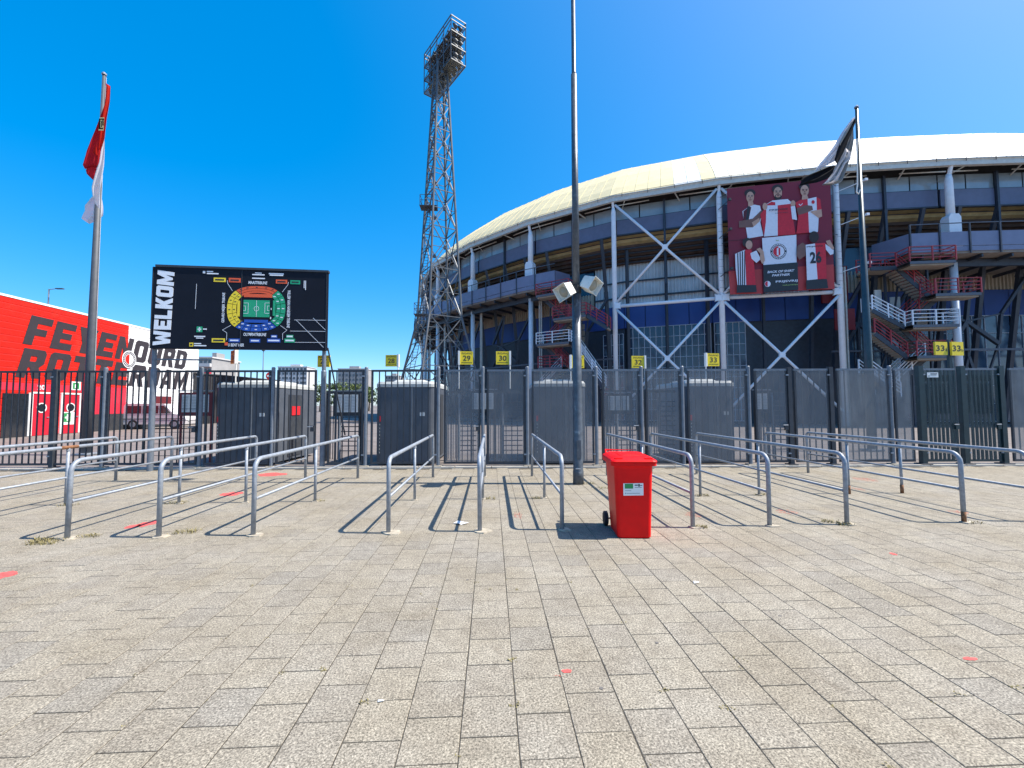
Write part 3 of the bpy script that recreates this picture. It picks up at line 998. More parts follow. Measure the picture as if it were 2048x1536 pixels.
# ------------------------------------------------------------------ turnstile kiosks behind the fence
def kiosk(px0, px1, lab, depth=2.6, y_off=0.55, top_px=770):
    a0, a1 = on_plane(px0, 835, (0, fence_y(0) + y_off), (10, fence_y(10) + y_off)), on_plane(px1, 835, (0, fence_y(0) + y_off), (10, fence_y(10) + y_off))
    w = (a1 - a0).length
    c = (a0 + a1) / 2
    c.z = 0
    t = thing('turnstile_kiosk', lab, 'kiosk', c, 'grey turnstile kiosks behind the fence')
    fr = Fr((c.x, c.y, 0), FDIR)
    H = 2.36
    ring = lambda ww, dd, z, r=.16: [fr.p(x, z, -y) for x, y, _ in rrect(0, depth / 2, ww, dd, r, 0)]
    b = MB()
    loft(b, [ring(w, depth, .06), ring(w, depth, H - .12)], cap1=True)
    b.build('body', M_KIOSK, t)
    b = MB()
    loft(b, [ring(w + .03, depth + .03, H - .12, .17), ring(w + .03, depth + .03, H - .03, .17), ring(w - .05, depth - .05, H + .04, .17)])
    b.build('roof_rim', M_KRIM, t)
    b = MB()
    loft(b, [ring(w * .62, depth * .7, H + .03, .1), ring(w * .5, depth * .6, H + .12, .1)])
    b.build('roof_cap', M_KRIM, t)
    MB().box((w * .12, 1.2, .012), (.035, 2.1, .02), fr).build('seam_strip', M_POST, t)
    MB().box((w / 2 + .012, 1.1, -depth * .45), (.02, 1.9, .8), fr).build('side_door', M_FENCE, t)
    MB().box((-w / 2 + .12, 1.32, .008), (.05, .16, .012), fr).build('reader', mat('red enamel', (.62, .02, .03), .4), t)
    for k in range(9):
        MB().box((-w / 2 + .12, .35 + k * .1, .008), (.025, .04, .012), fr).build('vent_slot', M_KRIM, t)
    MB().box((w * .3, 1.45, .008), (.14, .10, .01), fr).build('sticker', M_PAPER, t)
    if 'leftmost' in lab:
        MB().box((w / 2 + .03, 1.55, -depth * .45), (.02, .28, .5), fr).build('red_sign', mat('red enamel', (.62, .02, .03), .4), t)
    return t
kiosk(428, 548, 'leftmost grey turnstile kiosk with a red sign on its side')
kiosk(751, 868, 'grey turnstile kiosk left of the tower, under the sign 28')
kiosk(1066, 1172, 'grey turnstile kiosk behind the loudspeaker mast')
kiosk(1374, 1472, 'rightmost grey turnstile kiosk, under the sign 33', y_off=.6)

# notice boards by the entrances
def notice_board(px0, px1, py0, py1, lab, yoff, red=False, sheets=3):
    A, B = (0, fence_y(0) + yoff), (10, fence_y(10) + yoff)
    p0, p1 = on_plane(px0, py1, A, B), on_plane(px1, py0, A, B)
    c = Vector(((p0.x + p1.x) / 2, (p0.y + p1.y) / 2, 0))
    t = thing('notice_board', lab, 'notice board', c, 'entrance rule boards behind the fence')
    w, z0, z1 = (Vector((p1.x, p1.y, 0)) - Vector((p0.x, p0.y, 0))).length, p0.z, p1.z
    f = Fr(c, FDIR)
    m_ = M_MAROON if red else M_FENCE
    MB().box((0, (z0 + z1) / 2, 0), (w, z1 - z0, .05), f).build('backboard', m_, t)
    n = sheets
    for k in range(n):
        s0 = -w / 2 + w * .08 + w * .84 * k / n
        sh = MB().prism(f, [(s0 + .012, z0 + .11), (s0 + w * .84 / n - .012, z0 + .11), (s0 + w * .84 / n - .012, z1 - .06), (s0 + .012, z1 - .06)], .026, .03).build('sheet', M_PAPER, t)
        ln = MB()
        z = z1 - .11
        while z > z0 + .16:
            ln.prism(f, [(s0 + .03, z), (s0 + w * .84 / n * random.uniform(.6, .85), z), (s0 + w * .84 / n * .7, z + .012), (s0 + .03, z + .012)], .0305, .032)
            z -= .045
        ln.build('print', M_GREY, sh)
    for s in (-1, 1):
        MB().box((s * (w / 2 - .04), z0 / 2, -.03), (.05, z0 + .3, .04), f).build('leg', m_, t)
    MB().box((0, z1 + .05, 0), (w + .08, .03, .04), f).build('top_bar', M_GALV, t)
notice_board(358, 426, 785, 832, 'maroon framed rule board with white sheets near the white wall', .75, True)
notice_board(668, 722, 785, 832, 'rule board under the sign 27', .8)
notice_board(940, 992, 782, 826, 'rule board between the signs 29 and 30', .8)
notice_board(1212, 1262, 788, 828, 'rule board above the red bin', .8)
notice_board(1508, 1538, 783, 826, 'narrow rule board to the right of sign 33', .8, False, 2)

# full height turnstiles between the kiosks
M_TURN = mat('turnstile steel', (0.055, 0.06, 0.068), .45, .4, var=.2)
def turnstile(px0, px1, lab):
    A, B = (0, fence_y(0) + 1.5), (10, fence_y(10) + 1.5)
    p0, p1 = on_plane(px0, 835, A, B), on_plane(px1, 835, A, B)
    c = (p0 + p1) / 2
    c.z = 0
    w = (p1 - p0).length
    t = thing('turnstile', lab, 'turnstile', c, 'turnstiles between the kiosks')
    f = Fr(c, FDIR)
    for s in (-1, 1):
        MB().box((s * w / 2, 1.05, 0), (.09, 2.1, .09), f).build('post', M_TURN, t)
    MB().box((0, 2.12, 0), (w + .1, .08, .12), f).build('head_beam', M_TURN, t)
    MB().tube([f.p(-w * .1, 0, 0), f.p(-w * .1, 2.1, 0)], .04, 10).build('rotor_shaft', M_GALV, t)
    pr = None
    for k in range(11):
        z = .3 + k * .15
        if pr is None:
            pr = MB().tube([f.p(-w * .1, z, 0), f.p(w / 2 - .08, z, 0)], .016, 6).build('rotor_arm', M_TURN, t)
            z_first = z
        else:
            copy_part(pr, t, (0, 0, z - z_first))
    for k in range(5):
        a = -w / 2 + .08 + k * (w * .36) / 5
        MB().box((a, 1.0, .02), (.02, 1.9, .02), f).build('guard_bar', M_TURN, t)
turnstile(652, 722, 'leftmost turnstile, just right of the board leg')
turnstile(892, 958, 'turnstile below the foot of the lattice tower')
turnstile(976, 1050, 'turnstile just left of the mast')
turnstile(1206, 1276, 'turnstile behind the gate above the red bin')
turnstile(1292, 1360, 'turnstile between the red bin and the last kiosk')
turnstile(1516, 1590, 'turnstile to the right of the last kiosk')

# ------------------------------------------------------------------ numbered entrance signs
def entrance_sign(px0, py0, px1, py1, num, post, lab, yd=12.35, turn=0.0, orange=False, word=True, pole_to=2.2, small=None):
    p0, p1 = at_depth(px0, py1, yd), at_depth(px1, py0, yd)
    w, h = p1.x - p0.x, p1.z - p0.z
    if orange:
        w = h * 0.98
    c = Vector(((p0.x + p1.x) / 2, yd, 0))
    t = thing('entrance_sign', lab, 'sign', c, 'yellow numbered entrance signs')
    f = Fr(c, (math.cos(turn), math.sin(turn), 0))
    z0 = p0.z
    q = lambda x, y: (-w / 2 + x * w, z0 + y * h)
    pl = MB().box((0, z0 + h / 2, 0), (w, h, .05), f).build('plate', M_YELLOW if not orange else mat('shaded yellow sign face', (.62, .24, .012), .45), t)  # orange is the yellow face with its shade put into the colour
    tx = MB()
    if small:
        add_text(tx, f, num, *[v for v in (q(.05, 0)[0], q(.76, 0)[0])], q(0, .30)[1], q(0, .74)[1], .0275, .02)
        add_text(tx, f, small, q(.82, 0)[0], q(.97, 0)[0], q(0, .30)[1], q(0, .50)[1], .0275, .01)
    else:
        add_text(tx, f, num, q(.22, 0)[0], q(.80, 0)[0], q(0, .28)[1], q(0, .68)[1], .0275, .015)
        if word:
            add_text(tx, f, 'INGANG', q(.12, 0)[0], q(.93, 0)[0], q(0, .78)[1], q(0, .93)[1], .0275, .01)
        tx.prism(f, [q(.10, .12), q(.92, .12), q(.92, .16), q(.10, .16)], .026, .0275)
    tx.build('lettering', M_INK, pl)
    if post:
        a = post * (w / 2 + .03)
        MB().box((a, z0 + h / 2, 0), (.055, h + .03, .09), f).build('housing', M_SIGNSIDE, t)
        MB().tube([f.p(a, pole_to, 0), f.p(a, z0, 0)], .018, 8).build('pole', M_SIGNSIDE, t)
    return t
entrance_sign(459, 701, 476, 727, '26', 1, 'yellow entrance sign 26, coloured as if in shade, turned away under the map board', 12.6, -.75, True)
entrance_sign(635, 711, 661, 734, '27', 0, 'yellow entrance sign 27 half hidden by the board leg', 12.5, -.12)
entrance_sign(771, 710, 795, 733, '28', 1, 'yellow entrance sign 28 left of the lattice tower', 12.5, -.12)
entrance_sign(920, 703, 946, 729, '29', -1, 'yellow entrance sign 29 at the right foot of the lattice tower', 12.5, .10)
entrance_sign(992, 703, 1018, 729, '30', 1, 'yellow entrance sign 30, right one of the close pair by the tower', 12.5, .10)
entrance_sign(1143, 711, 1168, 736, '31', -1, 'yellow entrance sign hidden behind the mast', 12.5, .10, pole_to=2.4)
entrance_sign(1263, 712, 1288, 736, '32', 1, 'yellow entrance sign 32 above the red bin', 12.5, .10)
entrance_sign(1413, 707, 1438, 732, '33', -1, 'single yellow entrance sign 33 below the banner left column', 12.5, .10)
s33 = entrance_sign(1868, 684, 1894, 710, '33', 0, 'left of the paired yellow signs 33 beside the dark post', 12.2, .10, small='a')
s33 = entrance_sign(1901, 684, 1926, 711, '33', 0, 'right of the paired yellow signs 33 beside the dark post', 12.2, .10, small='b')
p = at_depth(1897.5, 700, 12.28)
tag(MB().box((p.x, 12.28, 1.85), (.08, .08, 3.7)).build('sign_post', M_GATE, None, (p.x, 12.28, 0)), 'dark post carrying the paired signs 33', 'post')

# ------------------------------------------------------------------ map board WELKOM
M_BOARD = mat('navy board', (0.0065, 0.009, 0.017), 0.65, spec=0.2, var=0.15, scale=2)
M_BWHITE = mat('board white print', (0.82, 0.84, 0.88), 0.5, var=0.03)
M_BRED = mat('board red print', (0.80, 0.11, 0.03), 0.5, var=0.03)
M_BYEL = mat('board yellow print', (0.92, 0.68, 0.03), 0.5, var=0.03)
M_BGRN = mat('board green print', (0.015, 0.36, 0.17), 0.5, var=0.03)
M_BBLU = mat('board blue print', (0.015, 0.085, 0.42), 0.5, var=0.03)
L0, R0 = Vector((-0.819 * 11.0, 11.0 * 1.032, 0)), Vector((-0.3955 * 11.55, 11.55 * 1.011, 0))
BW = (R0 - L0).length
zb, zt = 3.235, 5.42
BH = zt - zb
bt = thing('map_board', 'large dark blue board reading WELKOM with a stadium plan', 'board', ((L0 + R0) / 2))
BF = Fr((L0.x, L0.y, zb), (R0 - L0))
def bd(cx, cy):
    u = (cx - 52) / 1902.0
    v = 1 - (cy - (130 + 45 * u)) / 862.0
    return (u * BW, v * BH)
MB().box((BW / 2, BH / 2, -.06), (BW, BH, .12), BF).build('panel', M_BOARD, bt)
MB().box((BW / 2 + .05, BH + .03, -.05), (BW - .05, .06, .14), BF).build('top_frame', M_FENCE, bt)
for a in (.02, BW * .5, BW - .02):
    MB().box((a, BH / 2, .003), (.012, BH - .02, .008), BF).build('panel_seam', M_FENCE, bt)
for a, s in ((.02, 0), (BW - .1, 1)):
    q = BF.p(a, 0, -.16)
    MB().tube([(q.x, q.y, 0), (q.x, q.y, 2.66), (q.x, q.y, 2.69), (q.x, q.y, zb + .1)], [.07, .07, .055, .055], 14).build('leg', M_POST, bt, smooth=False)
    MB().box((q.x, q.y, zb + BH / 2), (.10, .05, BH - .05)).build('bracket', M_FENCE, bt)
q = BF.p(BW - .02, .1, -.2)
q2 = at_depth(690, 870, 12.6)
MB().tube([q, q2], .022, 8).build('brace', M_FENCE, bt)
MB().tube([BF.p(.1, -.28, -.15), BF.p(1.35, -.28, -.15)], .02, 8).build('cross_tube', M_POST, bt)
# word reading upwards along the left side
def welkom(t, h, c):
    x0, y0 = bd(88, 960)
    x1, y1 = bd(280, 165)
    return BF.p(x1 - (x1 - x0) * h + 0.05 * (t - .5), y0 + (y1 - y0) * (t + .035 * h - .0175), c)
def welkom(t, h, c):
    # t runs up the board, h (letter height) runs from right to left
    xa, ya = bd(262, 962)
    xb, yb_ = bd(85, 962)
    xc, yc = bd(282, 190)
    xd, yd_ = bd(108, 165)
    x = (xa * (1 - t) + xc * t) * (1 - h) + (xb * (1 - t) + xd * t) * h
    y = (ya * (1 - t) + yc * t) * (1 - h) + (yb_ * (1 - t) + yd_ * t) * h
    return BF.p(x, y, c)
wm = MB()
block_word(wm, welkom, 'WELKOM', .10, {'W': 1.35, 'M': 1.3, 'L': .85, 'E': .9}, c0=.001, c1=.006)
wm.build('word', M_BWHITE, bt)
# stadium plan
cx0, cy0 = 1170, 577
def se(ang, k):
    """superellipse of the stands; k scales it"""
    ca, sa = math.cos(ang), math.sin(ang)
    e = 2 / 2.5
    return bd(cx0 + 318 * k * math.copysign(abs(ca) ** e, ca), cy0 - 246 * k * math.copysign(abs(sa) ** e, sa))
def sector(a0, a1, k0, k1, m_, name, c=.004, n=10):
    mb = MB()
    P = [math.radians(a0 + (a1 - a0) * i / n) for i in range(n + 1)]
    for i in range(n):
        mb.prism(BF, [se(P[i], k0), se(P[i + 1], k0), se(P[i + 1], k1), se(P[i], k1)], 0.001, c)
    mb.build(name, m_, bt)
for a0, a1, m_, parts in ((50, 130, M_BRED, 3), (131, 229, M_BYEL, 5), (-49, 49, M_BGRN, 5), (230, 310, M_BBLU, 5)):
    if m_ is M_BRED:
        for k0, k1 in ((.90, 1.0), (.795, .885), (.70, .78)):
            sector(a0, a1, k0, k1, m_, 'stand_block')
        continue
    da = (a1 - a0) / parts
    for j in range(parts):
        for k0, k1 in ((.835, 1.0), (.69, .82)):
            sector(a0 + da * j + .6, a0 + da * (j + 1) - .6, k0, k1, m_, 'stand_block', n=4)
def brect(x0, y0, x1, y1, m_, name, c0=.001, c1=.005):
    a, b_ = bd(x0, y1), bd(x1, y0)
    mb = MB()
    mb.prism(BF, [a, (b_[0], a[1]), b_, (a[0], b_[1])], c0, c1)
    return mb.build(name, m_, bt)
brect(1030, 420, 1340, 450, M_BRED, 'stand_block')
brect(962, 490, 990, 660, M_BYEL, 'stand_block')
brect(1350, 487, 1378, 655, M_BGRN, 'stand_block')
brect(1040, 700, 1300, 726, M_BBLU, 'stand_block')
pitch = brect(1028, 487, 1314, 664, M_BGRN, 'pitch', .001, .003)
ln = MB()
def bline(x0, y0, x1, y1, w=4):
    a, b_ = Vector((*bd(x0, y0), 0)), Vector((*bd(x1, y1), 0))
    d = (b_ - a).normalized()
    nn = Vector((-d.y, d.x, 0)) * (w * BW / 1902 / 2)
    ln.prism(BF, [tuple((a + nn)[:2]), tuple((b_ + nn)[:2]), tuple((b_ - nn)[:2]), tuple((a - nn)[:2])], .0052, .006)
for s in [(1170, 487, 1170, 664), (1030, 515, 1080, 515), (1080, 515, 1080, 628), (1080, 628, 1030, 628), (1312, 515, 1262, 515), (1262, 515, 1262, 628), (1262, 628, 1312, 628), (1030, 548, 1052, 548), (1052, 548, 1052, 598), (1052, 598, 1030, 598), (1312, 548, 1290, 548), (1290, 548, 1290, 598), (1290, 598, 1312, 598)]:
    bline(*s, 4)
for k in range(16):
    a, b_ = 2 * math.pi * k / 16, 2 * math.pi * (k + 1) / 16
    bline(cx0 + 26 * math.cos(a), 577 + 26 * math.sin(a), cx0 + 26 * math.cos(b_), 577 + 26 * math.sin(b_), 4)
for s in [(845, 270, 850, 300), (850, 300, 905, 385), (1515, 285, 1510, 315), (1510, 315, 1450, 395), (900, 755, 810, 805), (810, 805, 858, 835), (858, 835, 858, 915), (1438, 760, 1512, 812), (1512, 812, 1465, 848), (1465, 848, 1465, 915),
          (1590, 700, 1945, 706), (1545, 822, 1945, 828), (1600, 945, 1945, 950), (1610, 700, 1925, 1005), (1800, 680, 1945, 815), (520, 310, 515, 580)]:
    bline(*s, 4)
ln.build('white_lines', M_BWHITE, bt)
for x0, y0, x1, y1, m_ in [(700, 244, 828, 286, M_BYEL), (862, 246, 990, 290, M_BRED), (1376, 260, 1500, 300, M_BRED), (1536, 266, 1646, 306, M_BGRN), (700, 896, 840, 936, M_BYEL), (880, 900, 1000, 936, M_BBLU), (1106, 905, 1220, 942, M_BBLU),
                           (1296, 905, 1440, 942, M_BBLU), (1486, 906, 1602, 946, M_BGRN), (1505, 865, 1582, 896, M_BGRN), (1336, 864, 1405, 894, M_BBLU), (536, 768, 596, 826, M_BGRN), (465, 938, 506, 978, M_BYEL), (838, 938, 870, 970, M_BRED)]:
    brect(x0, y0, x1, y1, m_, 'colour_tag')
tx = MB()
def btext(s, x0, y0, x1, y1, rot=False, bold=.02, shear=.15):
    a, b_ = bd(x0, y1), bd(x1, y0)
    add_text(tx, BF, s, a[0], b_[0], a[1], b_[1], .007, bold, rot, shear=0 if rot else shear)
btext('MAASTRIBUNE', 1075, 280, 1282, 308)
btext('OLYMPIATRIBUNE', 1038, 842, 1286, 870)
btext('GERARD MEIJER TRIBUNE', 798, 405, 836, 726, True)
btext('WILLEM VAN HANEGEM TRIBUNE', 1508, 375, 1542, 786, 'down')
btext('U BENT HIER', 876, 954, 1046, 982)
tx.build('stand_names', M_BWHITE, bt)
sm = MB()
for x0, y0, x1, y1 in [(625, 172, 692, 182), (625, 194, 750, 204), (1145, 184, 1218, 192), (1115, 202, 1250, 211), (1115, 242, 1254, 251), (1296, 190, 1462, 199), (1306, 206, 1455, 215), (604, 790, 645, 800), (514, 868, 630, 877), (534, 886, 610, 894), (515, 944, 590, 953), (515, 966, 645, 975),
                       (1688, 268, 1696, 350), (1704, 268, 1712, 370), (582, 172, 608, 196), (548, 790, 584, 802), (560, 776, 572, 818), (895, 912, 985, 924), (1120, 917, 1206, 930), (1306, 917, 1430, 930), (1345, 872, 1396, 886), (1512, 873, 1575, 888), (1498, 918, 1590, 932), (1328, 570, 1336, 590), (1322, 668, 1334, 690)]:
    a, b_ = bd(x0, y1), bd(x1, y0)
    sm.prism(BF, [a, (b_[0], a[1]), b_, (a[0], b_[1])], .0052, .007)
for r in range(5):
    for ang, k in ((-40 + r * 20, .92), (-40 + r * 20, .76), (238 + r * 16, .92), (238 + r * 16, .76)):
        x, y = se(math.radians(ang), k)
        sm.prism(BF, [(x - .03, y - .012), (x + .03, y - .012), (x + .03, y + .012), (x - .03, y + .012)], .0045, .006)
sm.build('small_print', M_BWHITE, bt)['kind'] = 'stuff'
dk = MB()
for x0, y0, x1, y1 in [(716, 258, 812, 272), (880, 262, 972, 276), (1392, 274, 1484, 287), (1552, 279, 1630, 292), (716, 909, 824, 923), (474, 950, 498, 966)]:
    a, b_ = bd(x0, y1), bd(x1, y0)
    dk.prism(BF, [a, (b_[0], a[1]), b_, (a[0], b_[1])], .0052, .007)
for r in range(5):
    for ang, k in ((141 + r * 20, .92), (141 + r * 20, .76), (60 + r * 15, .95)):
        x, y = se(math.radians(ang), k)
        dk.prism(BF, [(x - .025, y - .01), (x + .025, y - .01), (x + .025, y + .01), (x - .025, y + .01)], .0045, .006)
dk.build('dark_print', M_INK, bt)['kind'] = 'stuff'
# ------------------------------------------------------------------ stadium
M_ROOFC = mat('cream roof sheet', (0.73, 0.625, 0.36), 0.55, var=0.07, scale=1.5)
M_ROOFW = mat('white and glare white roof sheet', (0.80, 0.79, 0.74), 0.5, var=0.03, scale=1.5)
M_ROOFM = mat('glare paled roof sheet', (0.78, 0.73, 0.58), 0.5, var=0.04, scale=1.5)
M_COLW = mat('white painted steel', (0.76, 0.79, 0.83), 0.45, var=0.06, scale=3, dirt=((0.62, 0.64, 0.65), 5, 0.62))
M_GUT = mat('gutter cream steel', (0.58, 0.57, 0.51), 0.5, var=0.1, scale=4, dirt=((0.40, 0.39, 0.34), 3, 0.58))
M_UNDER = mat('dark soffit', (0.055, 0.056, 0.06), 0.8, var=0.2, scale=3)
M_BAND = mat('slate blue cladding', (0.125, 0.14, 0.215), 0.5, var=0.08, scale=2)
M_PARA = mat('slate blue parapet', (0.175, 0.20, 0.30), 0.5, var=0.08, scale=2)
M_STEELD = mat('navy structural steel', (0.032, 0.042, 0.060), 0.5, var=0.2, scale=4)
M_GLASS = mat('grey blue glazing', (0.25, 0.31, 0.35), 0.12, 0.0, var=0.15, scale=0.8, spec=0.9)
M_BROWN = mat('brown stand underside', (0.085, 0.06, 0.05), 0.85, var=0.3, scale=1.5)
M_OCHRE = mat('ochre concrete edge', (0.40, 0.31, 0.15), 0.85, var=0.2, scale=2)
M_CORR = mat('corrugated grey sheet', (0.56, 0.62, 0.66), 0.5, 0.1, var=0.1, scale=1.2)
M_BLUE = mat('royal blue wall', (0.016, 0.06, 0.25), 0.5, var=0.1, scale=0.8)
M_NAVY = mat('navy glazing', (0.016, 0.026, 0.060), 0.18, var=0.3, scale=0.6, spec=0.8)
M_TEAL = mat('blue tinted glazing', (0.035, 0.075, 0.13), 0.15, var=0.3, scale=0.6, spec=0.9)
M_GRID = mat('pale window bars', (0.42, 0.46, 0.52), 0.5, var=0.1)
M_SOFF = mat('gallery underside', (0.27, 0.235, 0.20), 0.85, var=0.15, scale=2)
M_STRED = mat('red stair rail', (0.34, 0.035, 0.045), 0.5, var=0.15)
M_DECK = mat('steel landing', (0.10, 0.115, 0.14), 0.6, var=0.15)
M_CONC = mat('beige stair underside', (0.33, 0.28, 0.22), 0.85, var=0.15, scale=2)
CP = [(-9.5, 94.0), (-11.2, 85.8), (-12.0, 77.6), (-11.7, 69.2), (-10.0, 61.0), (-7.2, 53.7), (-2.35, 47.0), (3.75, 40.8), (10.79, 35.69), (18.73, 32.44), (26.95, 30.26), (34.9, 29.0), (43.3, 28.1), (51.8, 27.8), (60.3, 28.3)]
S0 = -6                                        # index of the first plan point; column 3 stands left of the banner
CP = [Vector((a, b_, 0)) for a, b_ in CP]
NB = []
for a, b_ in zip(CP[:-1], CP[1:]):
    d = (b_ - a).normalized()
    NB.append(Vector((-d.y, d.x, 0)))
NV = [NB[0]] + [(NB[i] + NB[i + 1]) / (1 + NB[i].dot(NB[i + 1])) for i in range(len(NB) - 1)] + [NB[-1]]
def SP(s, d, z):
    """point on the stadium: s counts columns, d metres inward of the gutter line, z height"""
    k = s - S0
    i = min(max(int(math.floor(k)), 0), len(CP) - 2)
    t = k - i
    a, b_ = CP[i] + NV[i] * d, CP[i + 1] + NV[i + 1] * d
    p = a * (1 - t) + b_ * t
    p.z = z
    return p
SMIN, SMAX = -4.9, 7.9
stad = thing('stadium', 'large football stadium with cream and white roof and white columns', 'stadium', SP(3, 0, 0))
def strip(name, m_, sa, sb, prof, parent=stad, mi=0):
    """sheet following the plan from sa to sb with a profile of (d, z) points"""
    cuts = [sa] + [i for i in range(math.ceil(sa + 1e-6), math.ceil(sb - 1e-6))] + [sb]
    mb = MB()
    for a, b_ in zip(cuts[:-1], cuts[1:]):
        for (d0, z0), (d1, z1) in zip(prof[:-1], prof[1:]):
            mb.face([SP(a, d0, z0), SP(b_, d0, z0), SP(b_, d1, z1), SP(a, d1, z1)])
    return mb.build(name, m_, parent)
def slab(name, m_, sa, sb, d0, d1, z0, z1, parent=stad):
    return strip(name, m_, sa, sb, [(d0, z0), (d0, z1), (d1, z1), (d1, z0), (d0, z0)], parent)
# roof: sheets side by side, a raised seam on each
PROF = [(-.12, 20.18), (.9, 21.42), (3.0, 23.55), (5.4, 25.55), (6.0, 25.85), (7.5, 26.2), (14.0, 27.0)]
NP = 8
for i in range(int((SMAX - SMIN) * NP)):
    a = SMIN + i / NP
    b_ = a + 1 / NP
    mid_ = (a + b_) / 2
    # sheets are clad a little askew, the tone changes by sheet; sun glare is whitened in at right
    m_ = M_ROOFC if mid_ < 2.62 else (M_ROOFW if mid_ < 2.88 else (M_ROOFC if mid_ < 3.0 else (M_ROOFM if mid_ < 3.55 else M_ROOFW)))
    mb = MB()
    lift = 0.006 * (i % 2)
    for (d0, z0), (d1, z1) in zip(PROF[:-1], PROF[1:]):
        mb.face([SP(a, d0, z0 + lift), SP(b_, d0, z0 + lift), SP(b_, d1, z1 + lift), SP(a, d1, z1 + lift)])
    rp = mb.build('roof_panel', m_, stad)
    mb = MB()
    for (d0, z0), (d1, z1) in zip(PROF[:-1], PROF[1:]):
        mb.bar(SP(a, d0, z0 + .012), SP(a, d1, z1 + .012), .04, .028)
    mb.build('seam', m_, rp)
slab('gutter_beam', M_GUT, SMIN, SMAX, -.16, .12, 19.70, 19.98)
strip('fascia', M_GUT, SMIN, SMAX, [(-.10, 19.98), (-.16, 20.12), (-.22, 20.14), (-.22, 20.22), (-.05, 20.24)])
mb = MB()
for i in range(int((SMAX - SMIN) * 4)):
    a = SMIN + i / 4
    mb.bar(SP(a, -.24, 20.28), SP(a + .25, -.24, 20.28), .025)
    mb.bar(SP(a, -.24, 19.95), SP(a, -.24, 20.3), .03)
mb.build('edge_wire', M_UNDER, stad)
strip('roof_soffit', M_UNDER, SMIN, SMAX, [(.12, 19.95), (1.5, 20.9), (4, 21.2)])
strip('dark_interior', M_UNDER, SMIN, SMAX, [(1.9, 16.9), (1.9, 21.2)])  # dark sheet painting in the shade behind the wind screen
# white roof struts under the gutter
for k in range(-4, 8):
    for j, t in enumerate((.12, .3, .42, .6, .72, .9)):
        s = k + t
        MB().tube([SP(s, .05, 19.72), SP(s + (.07 if j % 2 else -.07), 1.7, 20.6 if j % 3 else 19.4)], .055, 6).build('roof_strut', M_GUT, stad)
    MB().tube([SP(k + .03, .2, 19.4), SP(k + .35, 1.1, 19.9)], .05, 6).build('roof_strut', M_GUT, stad)
    MB().tube([SP(k + .97, .2, 19.4), SP(k + .65, 1.1, 19.9)], .05, 6).build('roof_strut', M_GUT, stad)
# glazed wind screen and slate band, pane by pane
for k in range(-5, 8):
    for j in range(4):
        a, b_ = k + j / 4 + .006, k + (j + 1) / 4 - .006
        if a < SMIN or b_ > SMAX:
            continue
        slab('wind_pane', M_GLASS, a, b_, 1.2, 1.23, 18.50, 19.66)
    for j in range(2):
        a, b_ = k + j / 2 + .012, k + (j + 1) / 2 - .012
        if a < SMIN or b_ > SMAX:
            continue
        bp_ = slab('band_panel', M_BAND, a, b_, 1.12, 1.25, 17.14, 18.44)
        slab('band_lip', M_STEELD, a, b_, 1.08, 1.3, 17.02, 17.13, bp_)
    for s in (k + .5,):
        if SMIN < s < SMAX:
            MB().bar(SP(s, 1.02, 12.2 if 1.5 < s < 4.4 else 13.0), SP(s, 1.02, 19.75), .16, .2, NV[k - S0]).build('mullion_post', M_STEELD, stad)
slab('screen_rail', M_STEELD, SMIN, SMAX, 1.16, 1.26, 18.445, 18.495)
# underside of the upper stand, stepping down inward
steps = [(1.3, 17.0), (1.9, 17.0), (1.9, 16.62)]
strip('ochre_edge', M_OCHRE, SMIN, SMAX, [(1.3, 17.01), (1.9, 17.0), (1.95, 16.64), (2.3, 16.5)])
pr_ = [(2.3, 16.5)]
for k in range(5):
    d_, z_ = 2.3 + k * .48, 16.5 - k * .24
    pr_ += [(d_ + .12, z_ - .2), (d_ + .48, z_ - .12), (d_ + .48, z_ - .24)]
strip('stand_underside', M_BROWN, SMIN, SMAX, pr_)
for k in range(4):
    mbz = 16.15 - k * .26
    slab('purlin', M_STEELD, 1.45, 4.45, 2.3 + k * .55, 2.42 + k * .55, mbz, mbz + .09)
# rear wall: corrugated sheet, blue band, windows
def corrugated(name, sa, sb, d, z0, z1, m_, pitch=.3):
    n = int((SP(sb, d, 0) - SP(sa, d, 0)).length / pitch)
    mb = MB()
    for i in range(n):
        a, b_ = sa + (sb - sa) * i / n, sa + (sb - sa) * (i + 1) / n
        c1, c2, c3 = a + (b_ - a) * .4, a + (b_ - a) * .5, a + (b_ - a) * .9
        for x0, e0, x1, e1 in ((a, 0, c1, 0), (c1, 0, c2, .13), (c2, .13, c3, .13), (c3, .13, b_, 0)):
            mb.face([SP(x0, d + e0, z0), SP(x1, d + e1, z0), SP(x1, d + e1, z1), SP(x0, d + e0, z1)])
    return mb.build(name, m_, stad)
M_CORRB = mat('corrugated beige sheet', (0.46, 0.42, 0.34), 0.6, 0.1, var=0.12, scale=1.2)
for k in range(-3, 8):
    hi = 15.5 if 1.55 <= k + .5 <= 4 else 12.95
    if k == 1:
        corrugated('corrugated_wall', 1.0, 1.6, 4.5, 11.33, 12.95, M_CORRB)
        corrugated('corrugated_wall', 1.62, 2.0, 4.5, 11.33, 15.5, M_CORR)
    elif k == 4:
        corrugated('corrugated_wall', 4.0, 5.0, 4.5, 11.33, 13.2, M_CORRB)
    else:
        corrugated('corrugated_wall', k, min(k + 1, SMAX), 4.5, 11.33, hi, M_CORR if hi > 14 else M_CORRB)
    n = 4
    for j in range(n):
        a, b_ = k + j / n + .004, min(k + (j + 1) / n - .004, SMAX)
        slab('blue_panel', M_BLUE, a, b_, 4.45, 4.55, 9.12, 11.30)
slab('wall_rail', M_STEELD, 1.62, 4.0, 4.3, 4.42, 13.6, 13.72)
slab('wall_rail', M_STEELD, 1.62, 4.0, 4.3, 4.42, 12.05, 12.2)
